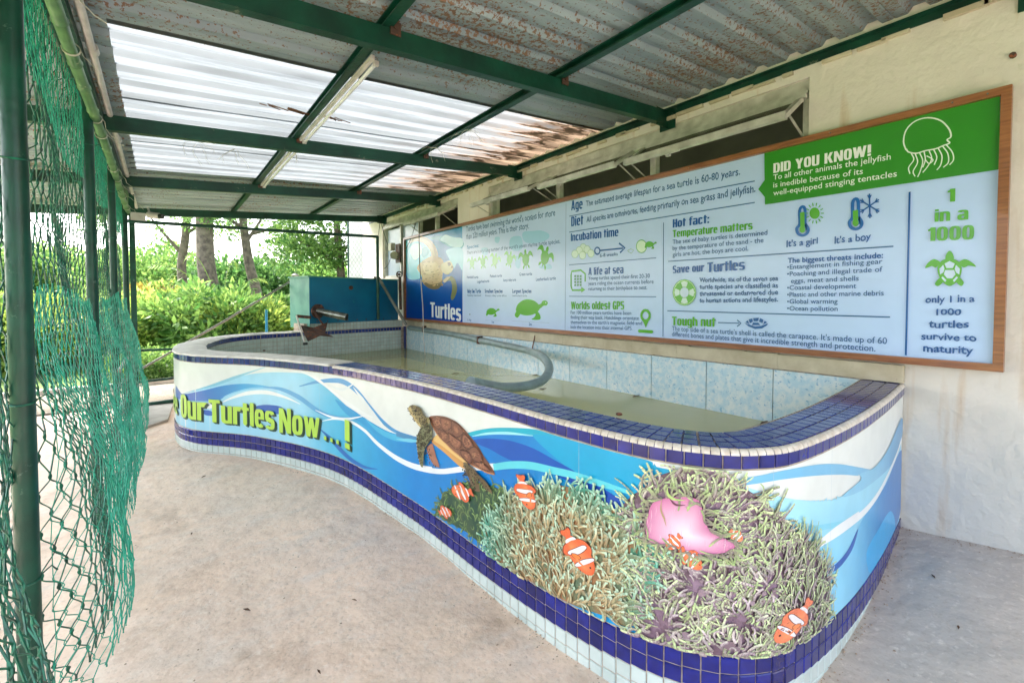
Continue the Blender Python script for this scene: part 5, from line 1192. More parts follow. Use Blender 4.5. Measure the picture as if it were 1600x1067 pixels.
# -- green banner and last column
spoly([(1194.5,238),(1563,147),(1562.5,265),(1195.5,320)], DGR); spoly([(1195.5,281),(1185,296),(1196,309)], DGR)
stext('DID YOU KNOW!', (1208.5, 271), (1361, 243.5), 15, (236, 240, 236), .048)
stext('To all other animals the jellyfish', (1208.5, 281.5), (1392, 249.5), 8, (232, 240, 230), .004); stext('is inedible because of its', (1208.5, 293.5), (1348.5, 272), 8, (232, 240, 230), .004); stext('well-equipped stinging tentacles', (1208.5, 306), (1401.5, 276), 8, (232, 240, 230), .004)
wj = (226, 240, 222)
sribbon([(1416,235),(1412,222),(1416,204),(1430,190),(1450,184.5),(1470,189),(1483,202),(1486,214),(1480,219),(1484,224),(1474,228),(1462,233),(1446,236),(1432,240),(1420,238),(1416,233)], .006, wj, 4)
for pts in ([(1424,240),(1428,250),(1420,262),(1422,272)], [(1430,240),(1434,254),(1427,268),(1430,276)], [(1437,239),(1442,252),(1438,268),(1434,277)], [(1444,237),(1446,250),(1442,262)], [(1452,236),(1456,248),(1450,260),(1442,270)], [(1459,234),(1464,246),(1460,258)], [(1466,232),(1472,244),(1470,258),(1464,266)], [(1473,229),(1481,240),(1482,254),(1474,262)], [(1478,226),(1488,238),(1490,250),(1484,258)], [(1448,244),(1458,250),(1452,256),(1446,250)]): sribbon(pts, .0045, wj, 4)
stext('1', (1480.5, 316), (1492.5, 315), 20, GRN, .05); stext('in a', (1460.5, 347), (1513, 343), 19, GRN, .055); stext('1000', (1450, 377), (1522, 374), 21, GRN, .055)
# turtle emblem
def tp2(pts, col=GRN, sm=4): spoly([(1484+x, 421+y) for x, y in pts], col, sm)
tp2([(0,-29),(5,-24),(6,-15),(-6,-15),(-5,-24)]); tp2([(14,-10),(24,-16),(36,-10),(41,-4),(30,-6),(22,-3)]); tp2([(-14,-10),(-24,-16),(-34,-10),(-38,-2),(-28,-5),(-22,-3)]); tp2([(14,12),(22,20),(18,26),(10,19)]); tp2([(-14,12),(-23,22),(-18,26),(-10,19)])
tp2([(0,-17),(13,-13),(19,-2),(16,12),(8,22),(0,26),(-8,22),(-16,12),(-19,-2),(-13,-13)])
for hx in ([(0,-13),(8,-9),(5,-2),(-5,-2),(-8,-9)], [(0,1),(7,1),(9,8),(4,14),(-4,14),(-9,8),(-7,1)], [(10,-7),(16,-1),(15,8),(10,5),(8,-1)], [(-10,-7),(-16,-1),(-15,8),(-10,5),(-8,-1)], [(5,17),(11,11),(13,13),(7,20)], [(-5,17),(-11,11),(-13,13),(-7,20)]): tp2(hx, (196, 216, 238), 0)
for t, a, b, h in (('only 1 in a', (1446,473), (1523,471.5), 10), ('1000', (1463,492), (1502,492), 9), ('turtles', (1451,512), (1514,512), 11), ('survive to', (1439.5,530), (1526,533), 10), ('maturity', (1442.5,549), (1521,553), 11)): stext(t, a, b, h, (22, 80, 150), .022, .05)
o = sp_.build('printed_panel', ssurf, MT['sign_print'], sgn); 
mb = MB()
for u, v in ((1490,157),(1545,142),(1300,205),(1080,262),(905,303)):
    p = onx(u, v+2, XS); mb.tube([(XS-.026, p[1], Z1-fw/2), (XS-.029, p[1], Z1-fw/2)], .004, 8)
part('frame_screw', mb, MT['steel'], sgn)
# ------------------------------------------------------------------ side fence
XF = -.30
posts = [(.30, .026), (1.74, .025), (3.32, .024), (4.73, .023), (6.25, .026)]
fence = thing('net_fence', (XF, 3.0, 0), 'tall green tube fence with sagging knotted green net along the left of the walkway', 'fence')
for i, (y, r) in enumerate(posts):
    z0 = fz(XF, y)-.05; zt = 2.28
    part('post', MB().tube([(XF, y, z0), (XF+.002, y, 1.2), (XF, y, zt)], r, 20), MT['green_paint'], fence, True)
for a, b in ((2.17, 'upper'),):
    part('top_rail', MB().tube([(XF-.03, .0, 2.30), (XF-.03, 6.3, 2.27)], .02, 12), MT['green_paint'], fence, True)
for y, r in posts[1:4]:
    for z in (.42, .92, 1.62, 2.0):
        mb = MB(); zz = z+random.uniform(-.06, .06)
        mb.tube([(XF+(r+.002)*math.cos(a), y+(r+.002)*math.sin(a), zz+.006*math.sin(a)) for a in np.linspace(0, 2*PI, 15)], .0028, 5)
        q = Vector((XF+r, y+.01, zz))
        mb.tube([q, q+Vector((.018, .012, .012)), q+Vector((.03, .01, -.004))], .0022, 4); part('wire_tie', mb, MT['net_dark'], fence)
def bulge(y, z):
    k = max(0., min(1., (1.25-z)/.95)); k = k*k*(3-2*k)
    ph = (y-1.74)/1.5; m = .62+.38*abs(math.sin(PI*ph))**.7
    w1 = min(1., abs(y-1.74)/.32); m *= w1*w1*(3-2*w1)
    return k*.135*m + .012*math.sin(y*6+z*4)+.008*math.sin(z*11+y*3)
def knotted_net(name, y0, y1, z0, z1, pw, ph, r, mt, off, amp=1.0, slack=0.0, seed=1, par=fence):
    """hexagonal net: neighbouring strands meet and share every knot"""
    R_ = random.Random(seed); mb = MB(); n = int((y1-y0)/pw); K = int((z1-z0)/ph); nodes = {}
    def node(i, j):
        if (i, j) not in nodes:
            y = y0+(i+(.5 if j % 2 else 0))*pw; z = z0+j*ph
            nodes[(i, j)] = (y+R_.gauss(0, pw*.055)+slack*.025*math.sin(z*3+y*2), z+R_.gauss(0, ph*.045)-slack*.02*math.sin(y*5)-.012*math.sin(y*2.1+1)*(1+slack), R_.uniform(-.002, .002))
        y, z, dx = nodes[(i, j)]; return (XF+off+amp*bulge(y, z)+dx, y, z)
    for i in range(n+1):
        for side in (0, 1):
            pts = []
            for j in range(K+1):
                k = i if (j % 2 == 0 or side == 0) else i-1
                if k < 0: continue
                x, y, z = node(k, j); tw = r*(.9 if side else -.9)
                pts.append((x+tw, y-tw, z-ph*.17)); pts.append((x-tw, y+tw, z+ph*.17))
            mb.tube(catmull(pts, n=4 if r > .002 else 2), r, 4, cap=False)
        if r > .002:
            for j in range(K+1): x, y, z = node(i, j); mb.tube([(x, y, z-ph*.15), (x, y, z+ph*.15)], r*1.5, 5)
    return part(name, mb, mt, par)
knotted_net('knotted_net', .9, 6.22, -.03, 2.26, .078, .058, .0022, MT['net_dark'], -.034, 1.0, 0, 2)
knotted_net('slack_net', 1.86, 6.2, -.07, 1.22, .060, .044, .0015, MT['net_teal'], .012, 1.12, 1, 5)
knotted_net('gathered_net', 1.0, 6.2, 1.85, 2.26, .05, .040, .0014, MT['net_teal'], -.02, .5, 1.5, 6)
# folds of net gathered at the bottom of the sag
mb = MB(); R_ = random.Random(3)
for k in range(70):
    y = R_.uniform(2.0, 6.1); z = R_.uniform(-.04, .35); pts = []
    for j in range(9):
        zz = z+j*.05; pts.append((XF+1.12*bulge(y, zz)+.012+R_.uniform(-.008, .016), y+R_.uniform(-.02, .02)+.012*j*(.5-R_.random()), zz))
    mb.tube(pts, .0022, 4, cap=False)
part('net_fold', mb, MT['net_teal'], fence, kind='stuff')
# bamboo rail with nodes, tied with string
bam = thing('bamboo_pole', (-.27, 3.5, 2.2), 'green bamboo pole tied with string along the top of the net fence', 'pole')
pts = []; rr = []; R_ = random.Random(5)
y = .6
def bz(y): return 2.15+ (y-2.0)*.006
A0 = onx(84, 0, -.268); A1 = onx(200, 330, -.268)
def bpt(y): k = (y-A0[1])/(A1[1]-A0[1]); return A0+(A1-A0)*k
while y < 6.2:
    L_ = R_.uniform(.26, .36)
    for yy, r in ((y, .026), (y+.012, .022), (y+L_*.5, .0215), (y+L_-.012, .022)): p = bpt(yy); pts.append((p[0]+.004*math.sin(yy*2), p[1], p[2])); rr.append(r)
    y += L_
part('culm', MB().tube(pts, rr, 14), MT['bamboo'], bam, True)
for y in (1.9, 2.5, 3.32, 3.6, 4.4, 4.73, 5.4, 6.0):
    p = bpt(y); mb = MB()
    for k in range(3): mb.tube([(p[0]+.028*math.cos(a), p[1]+.004*k+.02*math.sin(a)*.3, p[2]+.028*math.sin(a)) for a in np.linspace(0, 2*PI, 13)], .0018, 4)
    q = Vector(p)+Vector((.028, 0, 0)); t = [q]
    for k in range(6): t.append(t[-1]+Vector((R_.uniform(.0, .03), R_.uniform(-.02, .03), R_.uniform(-.03, -.002))))
    mb.tube(t, .0014, 4); part('string_tie', mb, MT['string'], bam)
# white plastic conduit just under the roof
wp = thing('white_conduit', (-.25, 4, 2.35), 'thin white plastic pipe running under the low edge of the roof', 'pipe')
mb = MB(); mb.tube([(-.235, .5, 2.362), (-.24, 3.82, 2.350), (-.24, 8.0, 2.35)], .016, 10); part('pipe', mb, MT['white_pipe'], wp, True)
mb = MB()
for y in (1.5, 2.9, 4.4, 5.9): mb.tube([(-.235, y-.03, 2.36), (-.235, y+.03, 2.36)], .021, 10)
part('coupling', mb, MT['white_pipe'], wp, True)
mb = MB(); mb.beam((-.285, .4, 2.335), (-.285, 8.2, 2.335), .03, .05); o = link('eave_angle', mb.mesh('eave_angle', RO), MT['green_beam'], roof)
# outer posts carrying the low edge, seen through the net
for y in (1.9, 4.6, 7.45):
    t = thing('shelter_post', (-2.1, y, 0), {1.9: 'green steel post nearest the camera carrying the low roof beyond the net', 4.6: 'green steel post in the middle of the low roof beyond the net', 7.45: 'green steel post at the far corner of the low roof beyond the net'}[y], 'post', 'posts under the low roof edge')
    part('shaft', MB().tube([(-2.1, y, -.1), (-2.1, y, rz_(-2.1)-.05)], .035, 14), MT['green_paint'], t, True); part('foot_plate', MB().box((-2.1, y, -.02), (.14, .14, .012)), MT['green_paint'], t)
# ------------------------------------------------------------------ far end frame
YE = 6.45
ef = thing('end_frame', (1.0, YE, 0), 'green tube frame with low rails closing the far end of the walkway', 'railing')
pt = onx(202, 347, XF)
part('upper_rail', MB().tube([(XF, YE, 2.04), (1.1, YE+.02, 2.07), (2.49, YE, 2.10)], .020, 12), MT['green_paint'], ef, True)
part('end_post', MB().tube([(2.49, YE, 2.11), (2.49, YE, .9)], .022, 12), MT['green_paint'], ef, True)
for z0, z1, r in ((.635, .63, .014), (.285, .30, .014), (.03, .045, .022)): part('low_rail', MB().tube([(XF, YE-.02, z0), (.12, YE-.02, z1)], r, 10), MT['green_paint'], ef, True)
# corner flats seen at the left of the far post
part('corner_post', MB().box((XF+.05, YE+.06, 1.15), (.05, .05, 2.4)), MT['green_paint'], ef)
gl = thing('leaning_grey_pole', (-.2, 6.6, 0), 'thin grey pole leaning diagonally behind the far rim of the pool', 'pole')
a = ony(204, 586, 6.72); b = ony(457, 438, 6.98); part('pole_tube', MB().tube([a, (np.array(a)+np.array(b))/2-np.array([0,0,.012]), b], .013, 10), MT['grey_metal'], gl, True)
for k, (u0, v0, u1, v1) in enumerate(((186,580,198,560), (186,650,197,612))):
    t = thing('short_grey_stick', (-.27, 5.8, .2), ('short grey stick tucked behind the net, the upper one', 'short grey stick tucked behind the net, the lower one')[k], 'stick', 'grey sticks at the far end of the net')
    part('stick', MB().tube([onx(u0, v0, -.22), onx(u1, v1, -.22)], .012, 8), MT['grey_metal'], t, True)
slab = thing('concrete_slab', (-.1, 6.0, 0), 'pale flat concrete slab lying beside the far bend of the pool', 'slab')
mb = MB(); c = [onz(200, 640, .02), onz(272, 627, .02), onz(262, 655, .02), onz(200, 676, .02)]; mb.add([(p[0], p[1], -.06) for p in c]+[(p[0], p[1], .022) for p in c], [(3,2,1,0),(4,5,6,7),(0,1,5,4),(1,2,6,5),(2,3,7,6),(3,0,4,7)]); part('block', mb, MT['conc_slab'], slab)
# security camera on the last beam
p = Vector(ony(232, 335, 6.5)); sc = thing('security_camera', p, 'small white security camera with its box on the far roof beam', 'camera')
part('mount_box', MB().box(ony(216, 339, 6.45), (.13, .05, .085)), MT['cctv'], sc)
q = Vector(ony(240, 336, 6.42)); part('camera_body', MB().tube([q+Vector((-.05, .03, .0)), q+Vector((.05, -.03, -.012))], .033, 14), MT['cctv'], sc, True)
part('lens_hood', MB().tube([q+Vector((.05, -.03, -.012)), q+Vector((.08, -.05, -.02))], .028, 14), MT['black'], sc, True)
part('bracket', MB().tube([q+Vector((-.03, .03, 0)), q+Vector((-.05, .08, .09))], .010, 8), MT['cctv'], sc, True)
# ------------------------------------------------------------------ filter tank on its plinth
A = np.array([1.60, 6.48]); 
p0 = np.array(SP(sb, 0, -.20)[:2]); p1 = np.array(SP(.08, 0, -.20)[:2]); dd = (p1-p0)/np.linalg.norm(p1-p0); nn = np.array([-dd[1], dd[0]]); 
if nn[1] < 0: nn = -nn
c0 = ony(484, 506, 6.42); c1 = ony(622, 499, 6.82)
f0 = np.array(c0[:2]); f1 = np.array(c1[:2]); dd = (f1-f0)/np.linalg.norm(f1-f0); nn = np.array([-dd[1], dd[0]]); LT = np.linalg.norm(f1-f0)
ZT0, ZT1 = .868, 1.492
tank = thing('filter_tank', (f0[0]+.6, f0[1]+.3, ZT0), 'blue painted metal filter tank with faded green side at the far end of the pool', 'tank')
def tp3(a, b, z): q = f0+dd*a+nn*b; return (q[0], q[1], z)
mb = MB(); mb.add([tp3(0,0,ZT0), tp3(LT,0,ZT0), tp3(LT,.006,ZT0), tp3(0,.006,ZT0), tp3(0,0,ZT1), tp3(LT,0,ZT1), tp3(LT,.006,ZT1), tp3(0,.006,ZT1)], [(0,1,5,4),(1,2,6,5),(2,3,7,6),(3,0,4,7),(4,5,6,7)]); part('front_panel', mb, MT['tank_front'], tank)
for a in (0, LT-.006): mb = MB(); mb.add([tp3(a,.0065,ZT0-.06), tp3(a+.006,.0065,ZT0-.06), tp3(a+.006,.5,ZT0-.06), tp3(a,.5,ZT0-.06), tp3(a,.0065,ZT1), tp3(a+.006,.0065,ZT1), tp3(a+.006,.5,ZT1), tp3(a,.5,ZT1)], [(0,1,5,4),(1,2,6,5),(2,3,7,6),(3,0,4,7),(4,5,6,7),(3,2,1,0)]); part('side_panel', mb, MT['tank_side'], tank)
mb = MB(); mb.add([tp3(0,.5,ZT0), tp3(LT,.5,ZT0), tp3(LT,.506,ZT0), tp3(0,.506,ZT0), tp3(0,.5,ZT1), tp3(LT,.5,ZT1), tp3(LT,.506,ZT1), tp3(0,.506,ZT1)], [(0,1,5,4),(1,2,6,5),(2,3,7,6),(3,0,4,7),(4,5,6,7)]); part('back_panel', mb, MT['tank_side'], tank)
mb = MB(); 
for (a0, b0, a1, b1) in ((-.012,-.012,LT+.012,-.012),(-.012,.512,LT+.012,.512),(-.012,-.012,-.012,.512),(LT+.012,-.012,LT+.012,.512)): mb.beam(tp3(a0,b0,ZT1+.004), tp3(a1,b1,ZT1+.004), .022, .018)
part('rim', mb, MT['tank_side'], tank)
mb = MB(); mb.add([tp3(.0,.02,ZT0+.001), tp3(LT,.02,ZT0+.001), tp3(LT,.49,ZT0+.001), tp3(0,.49,ZT0+.001)], [(0,1,2,3)]); part('tank_floor', mb, MT['tank_side'], tank)
# stubs on the left of the tank, outlet pipe and rusty chute
out = thing('outlet_pipe', tp3(.2, -.1, 1.0), 'shiny steel outlet pipe poking out of the front of the blue tank', 'pipe')
a = Vector(tp3(.11, 0, 1.035)); b = Vector(onx(522, 496, a.x+.16)); 
b = Vector(tp3(.33, -.34, .955)); part('pipe', MB().tube([a+ (a-b)*.1, b], .050, 18, cap=False), MT['steel'], out, True)
part('pipe_bore', MB().tube([a, b-(b-a).normalized()*.03], .046, 18), MT['black'], out, True)
part('flange', MB().tube([a+Vector((-.0, -.004, 0)), a+Vector((nn[0]*-.03, nn[1]*-.03, 0))], .095, 18), MT['rust'], out, True)
ch = thing('rusty_chute', tp3(.1, -.2, .8), 'bent rusty metal tray hanging below the outlet pipe over the water', 'chute')
Y2 = 6.15
def cp(u, v, y=Y2): return Vector(ony(u, v, y))
tl, tr, br, bl = cp(470, 508, 6.32), cp(512, 503, 6.32), cp(521, 526, 6.0), cp(481, 533, 6.0)
mid_t = cp(505, 508, 6.3); mb = MB(); t = .006
pn = [tl, cp(490, 512, 6.30), tr, cp(508, 520, 6.12), br, cp(500, 524, 6.04), bl, cp(475, 521, 6.15)]
vs = [tuple(p) for p in pn]+[(p.x, p.y, p.z-t) for p in pn]; n = 8
mb.add(vs, [tuple(range(n)), tuple(range(2*n-1, n-1, -1))]+[(i, i+n, (i+1) % n+n, (i+1) % n) for i in range(n)]); part('tray', mb, MT['rust'], ch)
part('side_rail', MB().beam(cp(463, 493, 6.32), cp(476, 535, 6.0), .035, .012, up=(1, 0, 0)), MT['white_pipe'], ch)
part('stop_block', MB().box(cp(477, 537, 6.0), (.05, .03, .03)), MT['black'], ch)
part('cross_bar', MB().beam(cp(464, 494, 6.34), cp(486, 496, 6.34), .02, .04), MT['rust'], ch)
part('backing_plate', MB().beam(cp(490, 486, 6.36), cp(504, 506, 6.34), .1, .02), MT['rust'], ch)
# grey down pipe across the tank front
dp = thing('down_pipe', (2.8, 6.7, 1.2), 'grey plastic pipe slanting across the blue tank to the wall ledge', 'pipe')
part('pipe', MB().tube([ony(584, 434, 6.66), ony(592, 434.5, 6.62), ony(610, 466, 6.5), ony(635, 508, 6.36)], .022, 12), MT['grey_metal'], dp, True)
# hand-wheel valve
vp = Vector(ony(624, 429, 6.72)); vl = thing('gate_valve', vp, 'small rusty hand wheel valve beside the end of the blue tank', 'valve')
mb = MB(); mb.tube([vp+Vector((.045*math.cos(a), 0, .045*math.sin(a))) for a in np.linspace(0, 2*PI, 19)], .009, 6)
for k in range(5): a = k*2*PI/5; mb.tube([vp, vp+Vector((.045*math.cos(a), 0, .045*math.sin(a)))], .006, 5)
part('hand_wheel', mb, MT['rust'], vl, True); part('riser_pipe', MB().tube([vp+Vector((.02, .03, -.03)), vp+Vector((.03, .03, -.55))], .022, 10), MT['rust'], vl, True)
part('bonnet', MB().tube([vp+Vector((0, .005, 0)), vp+Vector((.0, .05, 0))], .02, 10), MT['rust'], vl, True)
# junction box and wall cables
jb = thing('junction_box', ony(614, 396, 7.1), 'pale plastic junction box and switch on the end pier beside the sign', 'electrical box')
part('upper_box', MB().box(onx(612, 386, XW-.04), (.07, .12, .12)), MT['box_plastic'], jb); part('lower_box', MB().tube([onx(616, 399, XW-.0), onx(616, 399, XW-.07)], .065, 18), MT['box_plastic'], jb, True)
part('back_plate', MB().box(onx(622, 396, XW-.01), (.02, .16, .3)), MT['rust'], jb)
cb = thing('wall_cables', onx(640, 360, XW), 'dark cables looping down the wall end above the blue tank', 'cable')
def droop(p, q, s, n=12): p = np.array(p); q = np.array(q); return [p+(q-p)*k/n - np.array([0, 0, s*math.sin(PI*k/n)]) for k in range(n+1)]
for (a, b, s) in (((650,348),(632,392),.05), ((594,344),(607,385),.02), ((594,344),(588,372),.1), ((612,400),(600,420),.04), ((634,392),(620,402),.02)): part('cable', MB().tube(droop(onx(*a, XW-.06), onx(*b, XW-.06), s), .005, 6, cap=True), MT['black'], cb, True)
# power cord hanging into the water: dark above, white below
pc = thing('hanging_cord', onx(655, 345, 2.88), 'long electric cord hanging in front of the sign down into the water', 'cord')
P = [onx(u, v, 2.88) for u, v in ((655,344),(655,380),(656,415),(657.5,436))]; Q = [onx(u, v, 2.88) for u, v in ((657.5,436),(660,470),(661,490),(661.5,520),(664,552),(669,584))]
part('dark_length', MB().tube(catmull(P, n=6), .0055, 8), MT['black'], pc, True); part('white_length', MB().tube(catmull(Q, n=6), .0062, 8), MT['white_pipe'], pc, True)
# ------------------------------------------------------------------ the hose along the tiled wall
hs = thing('grey_hose', (2.6, 4.5, .75), 'thick grey hose clipped along the tiled wall and curling back over the pool', 'hose')
Hp = [onx(640, 512, XW-.05), onx(700, 521, XW-.05), onx(752, 532, XW-.05), onx(800, 542, XW-.055), onx(828, 549, XW-.08)]
Hp += [onz(848, 558, .70), onz(858, 574, .64), onz(852, 590, .59), onz(834, 600, .56), onz(806, 605, .56), onz(780, 605, .60), onz(754, 601, .66), onz(735, 597, .70)]
Hp = [np.array(p) for p in Hp]
# keep the free loop a sensible length: it leaves the wall and lands on the near rim
part('tube', MB().tube(catmull(Hp, n=8), .036, 16), MT['hose'], hs, True)
for u, v in ((666,514),(752,531)):
    p = onx(u, v, XW-.03); mb = MB(); mb.box((XW-.045, p[1], p[2]), (.085, .03, .09)); part('clip', mb, MT['rust'], hs)
p = onx(836, 524, XW-.03); q = onx(831, 548, XW-.06); part('wire_hanger', MB().tube([p, (np.array(p)+np.array(q))/2, q], .006, 6), MT['rust'], hs)
# ------------------------------------------------------------------ bits on the water, ledges and floor
for k, (u, v, lab) in enumerate(((712,583,'dry leaf floating by the middle of the far water, left of the hose loop'), (838,585,'dry leaf floating just inside the hose loop'), (815,608,'dark leaf on the water under the hose'), (848,607,'long dark leaf on the water right of the hose'), (995,618,'thin dry leaf floating off the tiled wall'), (1195,659,'dark leaf stuck at the near end of the water'))):
    p = onz(u, v, .432); mb = MB(); a = .3+k; L_ = .045+.01*(k % 3); 
    mb.add([(p[0]-L_, p[1], .430), (p[0]-.2*L_, p[1]+.012, .434), (p[0]+L_, p[1]+.004, .431), (p[0], p[1]-.012, .433), (p[0]-L_, p[1], .428), (p[0]-.2*L_, p[1]+.012, .431), (p[0]+L_, p[1]+.004, .428), (p[0], p[1]-.012, .430)], [(0,3,2,1),(4,5,6,7),(0,1,5,4),(1,2,6,5),(2,3,7,6),(3,0,4,7)]); o = link('fallen_leaf', mb.mesh('fallen_leaf'), MT['leaf_dry']); tag(o, lab, 'leaf', 'leaves floating in the pool')
for u, v, lab in ((967,648,'brown snail-like lump on the blue rim of the pool'), (412,548,'dark lump of dirt on the white far rim of the pool')):
    p = onz(u, v, ZT+.004); mb = MB(); bm = bmesh.new(); bmesh.ops.create_icosphere(bm, subdivisions=2, radius=.012)
    for w in bm.verts: w.co.z *= .5; w.co *= 1+.25*math.sin(w.co.x*150+w.co.y*90)
    me = bpy.data.meshes.new('dirt_lump'); bm.to_mesh(me); bm.free(); o = link('dirt_lump', me, MT['rust'], None, True); o.location = (p[0], p[1], ZT+.006); tag(o, lab, 'dirt', 'lumps on the pool rim')
R_ = random.Random(11); mb = MB()
for k in range(520):
    x = R_.uniform(-.2, 3.0); y = R_.uniform(.2, 5.5)
    xw = np.interp(y, OUT[::-1, 1][:0] if False else [.6, .9, 1.6, 3.0, 4.3], [3.2, 1.1, 1.05, .8, .1])
    if x > xw-.04 and y > .55: continue
    z = fz(x, y)+.004; r = R_.uniform(.0015, .005); a = R_.random()*6
    mb.add([(x+r*math.cos(a+t_)*R_.uniform(.7, 1.6), y+r*math.sin(a+t_), z) for t_ in (0, 1.6, 3.1, 4.7)]+[(x, y, z+r*.8)], [(0,1,4),(1,2,4),(2,3,4),(3,0,4)])
for k in range(900):
    if k % 3: s_ = R_.uniform(S_VIS, STOT); q_ = SP(s_, 0, .006+abs(R_.gauss(0, .022)))
    else: q_ = (XW-.01-abs(R_.gauss(0, .03)), R_.uniform(-1, .62), 0)
    x, y = q_[0], q_[1]; z = fz(x, y)+.003; r = R_.uniform(.0015, .0045); a = R_.random()*6
    mb.add([(x+r*math.cos(a+t_)*R_.uniform(.7, 1.6), y+r*math.sin(a+t_), z) for t_ in (0, 1.6, 3.1, 4.7)]+[(x, y, z+r*.8)], [(0,1,4),(1,2,4),(2,3,4),(3,0,4)])
o = link('grit', mb.mesh('grit'), mat('grit', (184, 160, 138), (138, 116, 98), .9, 40)); o['kind'] = 'stuff'
for k in range(9):
    x, y = [(.55,1.25),(.25,2.1),(.62,1.9),(.1,2.9),(.4,1.6),(2.3,.3),(2.6,.42),(.2,3.7),(.75,.95)][k]; z = fz(x, y)+.006; mb = MB(); a = R_.random()*6; c_, s_ = math.cos(a), math.sin(a); L_ = .012+.012*R_.random(); 
    P = [(-L_, 0, 0), (0, L_*.3, .003), (L_, 0, .001), (0, -L_*.3, .002)]; P = [(x+p[0]*c_-p[1]*s_, y+p[0]*s_+p[1]*c_, z+p[2]) for p in P]
    mb.add(P+[(p[0], p[1], p[2]-.002) for p in P], [(0,3,2,1),(4,5,6,7),(0,1,5,4),(1,2,6,5),(2,3,7,6),(3,0,4,7)])
    o = link('dry_leaf_scrap', mb.mesh('dry_leaf_scrap'), MT['leaf_dry']); tag(o, ['brown leaf scrap on the walkway below the swimming turtle print, out from the wall', 'brown leaf scrap on the walkway towards the net, level with the exclamation mark', 'brown leaf scrap on the walkway below the turtle print, nearer the pool', 'brown leaf scrap on the walkway under the bulge of the net', 'brown leaf scrap in the middle of the walkway foreground', 'leaf scrap on the grey concrete right of the pool, nearer the camera', 'leaf scrap on the grey concrete right of the pool, nearer the wall', 'leaf scrap on the walkway in front of the green lettering', 'leaf scrap on the walkway closest to the anemone print'][k], 'leaf', 'leaf scraps on the concrete')
# kerb and pale path beyond the net
kb = thing('garden_kerb', (-1.6, 8.1, 0), 'low pale concrete kerb between the paving and the garden beyond the fence', 'kerb')
part('kerb_stone', MB().box((-1.5, 8.1, .0), (2.2, .12, .12)), MT['conc_slab'], kb); part('kerb_stone', MB().box((1.45, 8.1, .0), (3.6, .12, .12)), MT['conc_slab'], kb)
part('kerb_stone', MB().box((-2.68, 3.0, .0), (.14, 10.0, .14)), MT['conc_slab'], kb)
# ------------------------------------------------------------------ plants
def leafs(n, gen, size, asp=2.4, seed=1, droop=.25):
    r = np.random.default_rng(seed); P, D = gen(r, n); n = len(P)
    D = D+r.normal(0, .55, (n, 3)); D[:, 2] -= droop*r.random(n); D /= np.linalg.norm(D, axis=1)[:, None]
    t = r.normal(0, 1, (n, 3)); S = np.cross(D, t); S /= np.linalg.norm(S, axis=1)[:, None]; N_ = np.cross(D, S)
    L_ = size*r.uniform(.55, 1.3, n)[:, None]; Wd = L_/asp
    V = np.stack([P, P+D*L_*.45+S*Wd*.5+N_*L_*.05, P+D*L_, P+D*L_*.45-S*Wd*.5+N_*L_*.05], 1).reshape(-1, 3)
    F = np.arange(n*4).reshape(-1, 4); me = bpy.data.meshes.new('foliage'); me.vertices.add(len(V)); me.vertices.foreach_set('co', V.astype(np.float32).ravel())
    me.loops.add(n*4); me.loops.foreach_set('vertex_index', F.ravel().astype(np.int32)); me.polygons.add(n); me.polygons.foreach_set('loop_start', (np.arange(n)*4).astype(np.int32)); me.polygons.foreach_set('loop_total', np.full(n, 4, np.int32)); me.update(calc_edges=True); return me
def clumps(c, rad, k, cr_):
    """leaf positions grouped in clumps spread through an ellipsoid's outer part"""
    def g(r, n):
        C = r.normal(0, 1, (k, 3)); C /= np.linalg.norm(C, axis=1)[:, None]; C *= (r.uniform(.35, 1, k)**.5)[:, None]; C = C*np.array(rad)
        i = r.integers(0, k, n); off = r.normal(0, 1, (n, 3)); off /= np.linalg.norm(off, axis=1)[:, None]; off *= (cr_*r.uniform(.3, 1, n)**.6)[:, None]
        P = C[i]+off; D = off/np.linalg.norm(off, axis=1)[:, None]*.8+P/np.array(rad)*.6; D[:, 2] += .35; return P+np.array(c), D
    return g
def bush(name, x, y, w, h, n, size, mt, label, group, seed, asp=2.4, cat='bush', base=0.0, k=60):
    t = thing(name, (x, y, base), label, cat, group)
    me = leafs(n, clumps((0, 0, h*.52), (w, w, h*.5), k, min(w, h)*.28), size, asp, seed); o = link('foliage', me, MT[mt], t)
    R_ = random.Random(seed); mb = MB()
    for i in range(7): a = R_.random()*6.28; mb.tube([(x+.05*math.cos(a), y+.05*math.sin(a), base-.1), (x+w*.3*math.cos(a), y+w*.3*math.sin(a), base+h*.4), (x+w*.6*math.cos(a), y+w*.6*math.sin(a), base+h*.8)], [.02, .014, .006], 6)
    part('stems', mb, MT['trunk'], t); return t
g1 = 'leafy shrubs beyond the far rim'
for i, (u, D, w, h, lab) in enumerate(((226, 8.6, .8, 1.25, 'yellow green shrub right against the far corner post'), (275, 9.3, .95, 1.45, 'tall bright yellow green shrub left of the thick palm trunk'), (330, 8.9, .95, 1.35, 'broad yellow green shrub in front of the thick palm trunk'), (385, 9.3, .9, 1.30, 'yellow green shrub in front of the forked tree'), (424, 10.0, .55, 1.25, 'narrow yellow green shrub left of the garden lamp'))):
    x, y = place(u, D); bush('shrub', x, y, w*(.92+.05*(i%3)), h*(.88+.12*((i*7)%3)/2), 6500, .12+.02*(i%3), 'leaf_yellow' if i in (0, 1, 3) else 'leaf_mid', lab.replace('yellow green', 'mid green') if i in (2, 4) else lab, g1, 20+i, 2.6, k=70)
for i, (u, D, w, h, lab) in enumerate(((215, 6.75, .45, .42, 'low clipped hedge bush next to the far corner post'), (262, 6.9, .45, .40, 'low clipped hedge bush behind the far bend of the pool'))):
    x, y = place(u, D); bush('low_hedge_bush', x, y, w, h, 3600, .05, 'leaf_mid', lab, 'low hedge bushes', 50+i, 2.0)
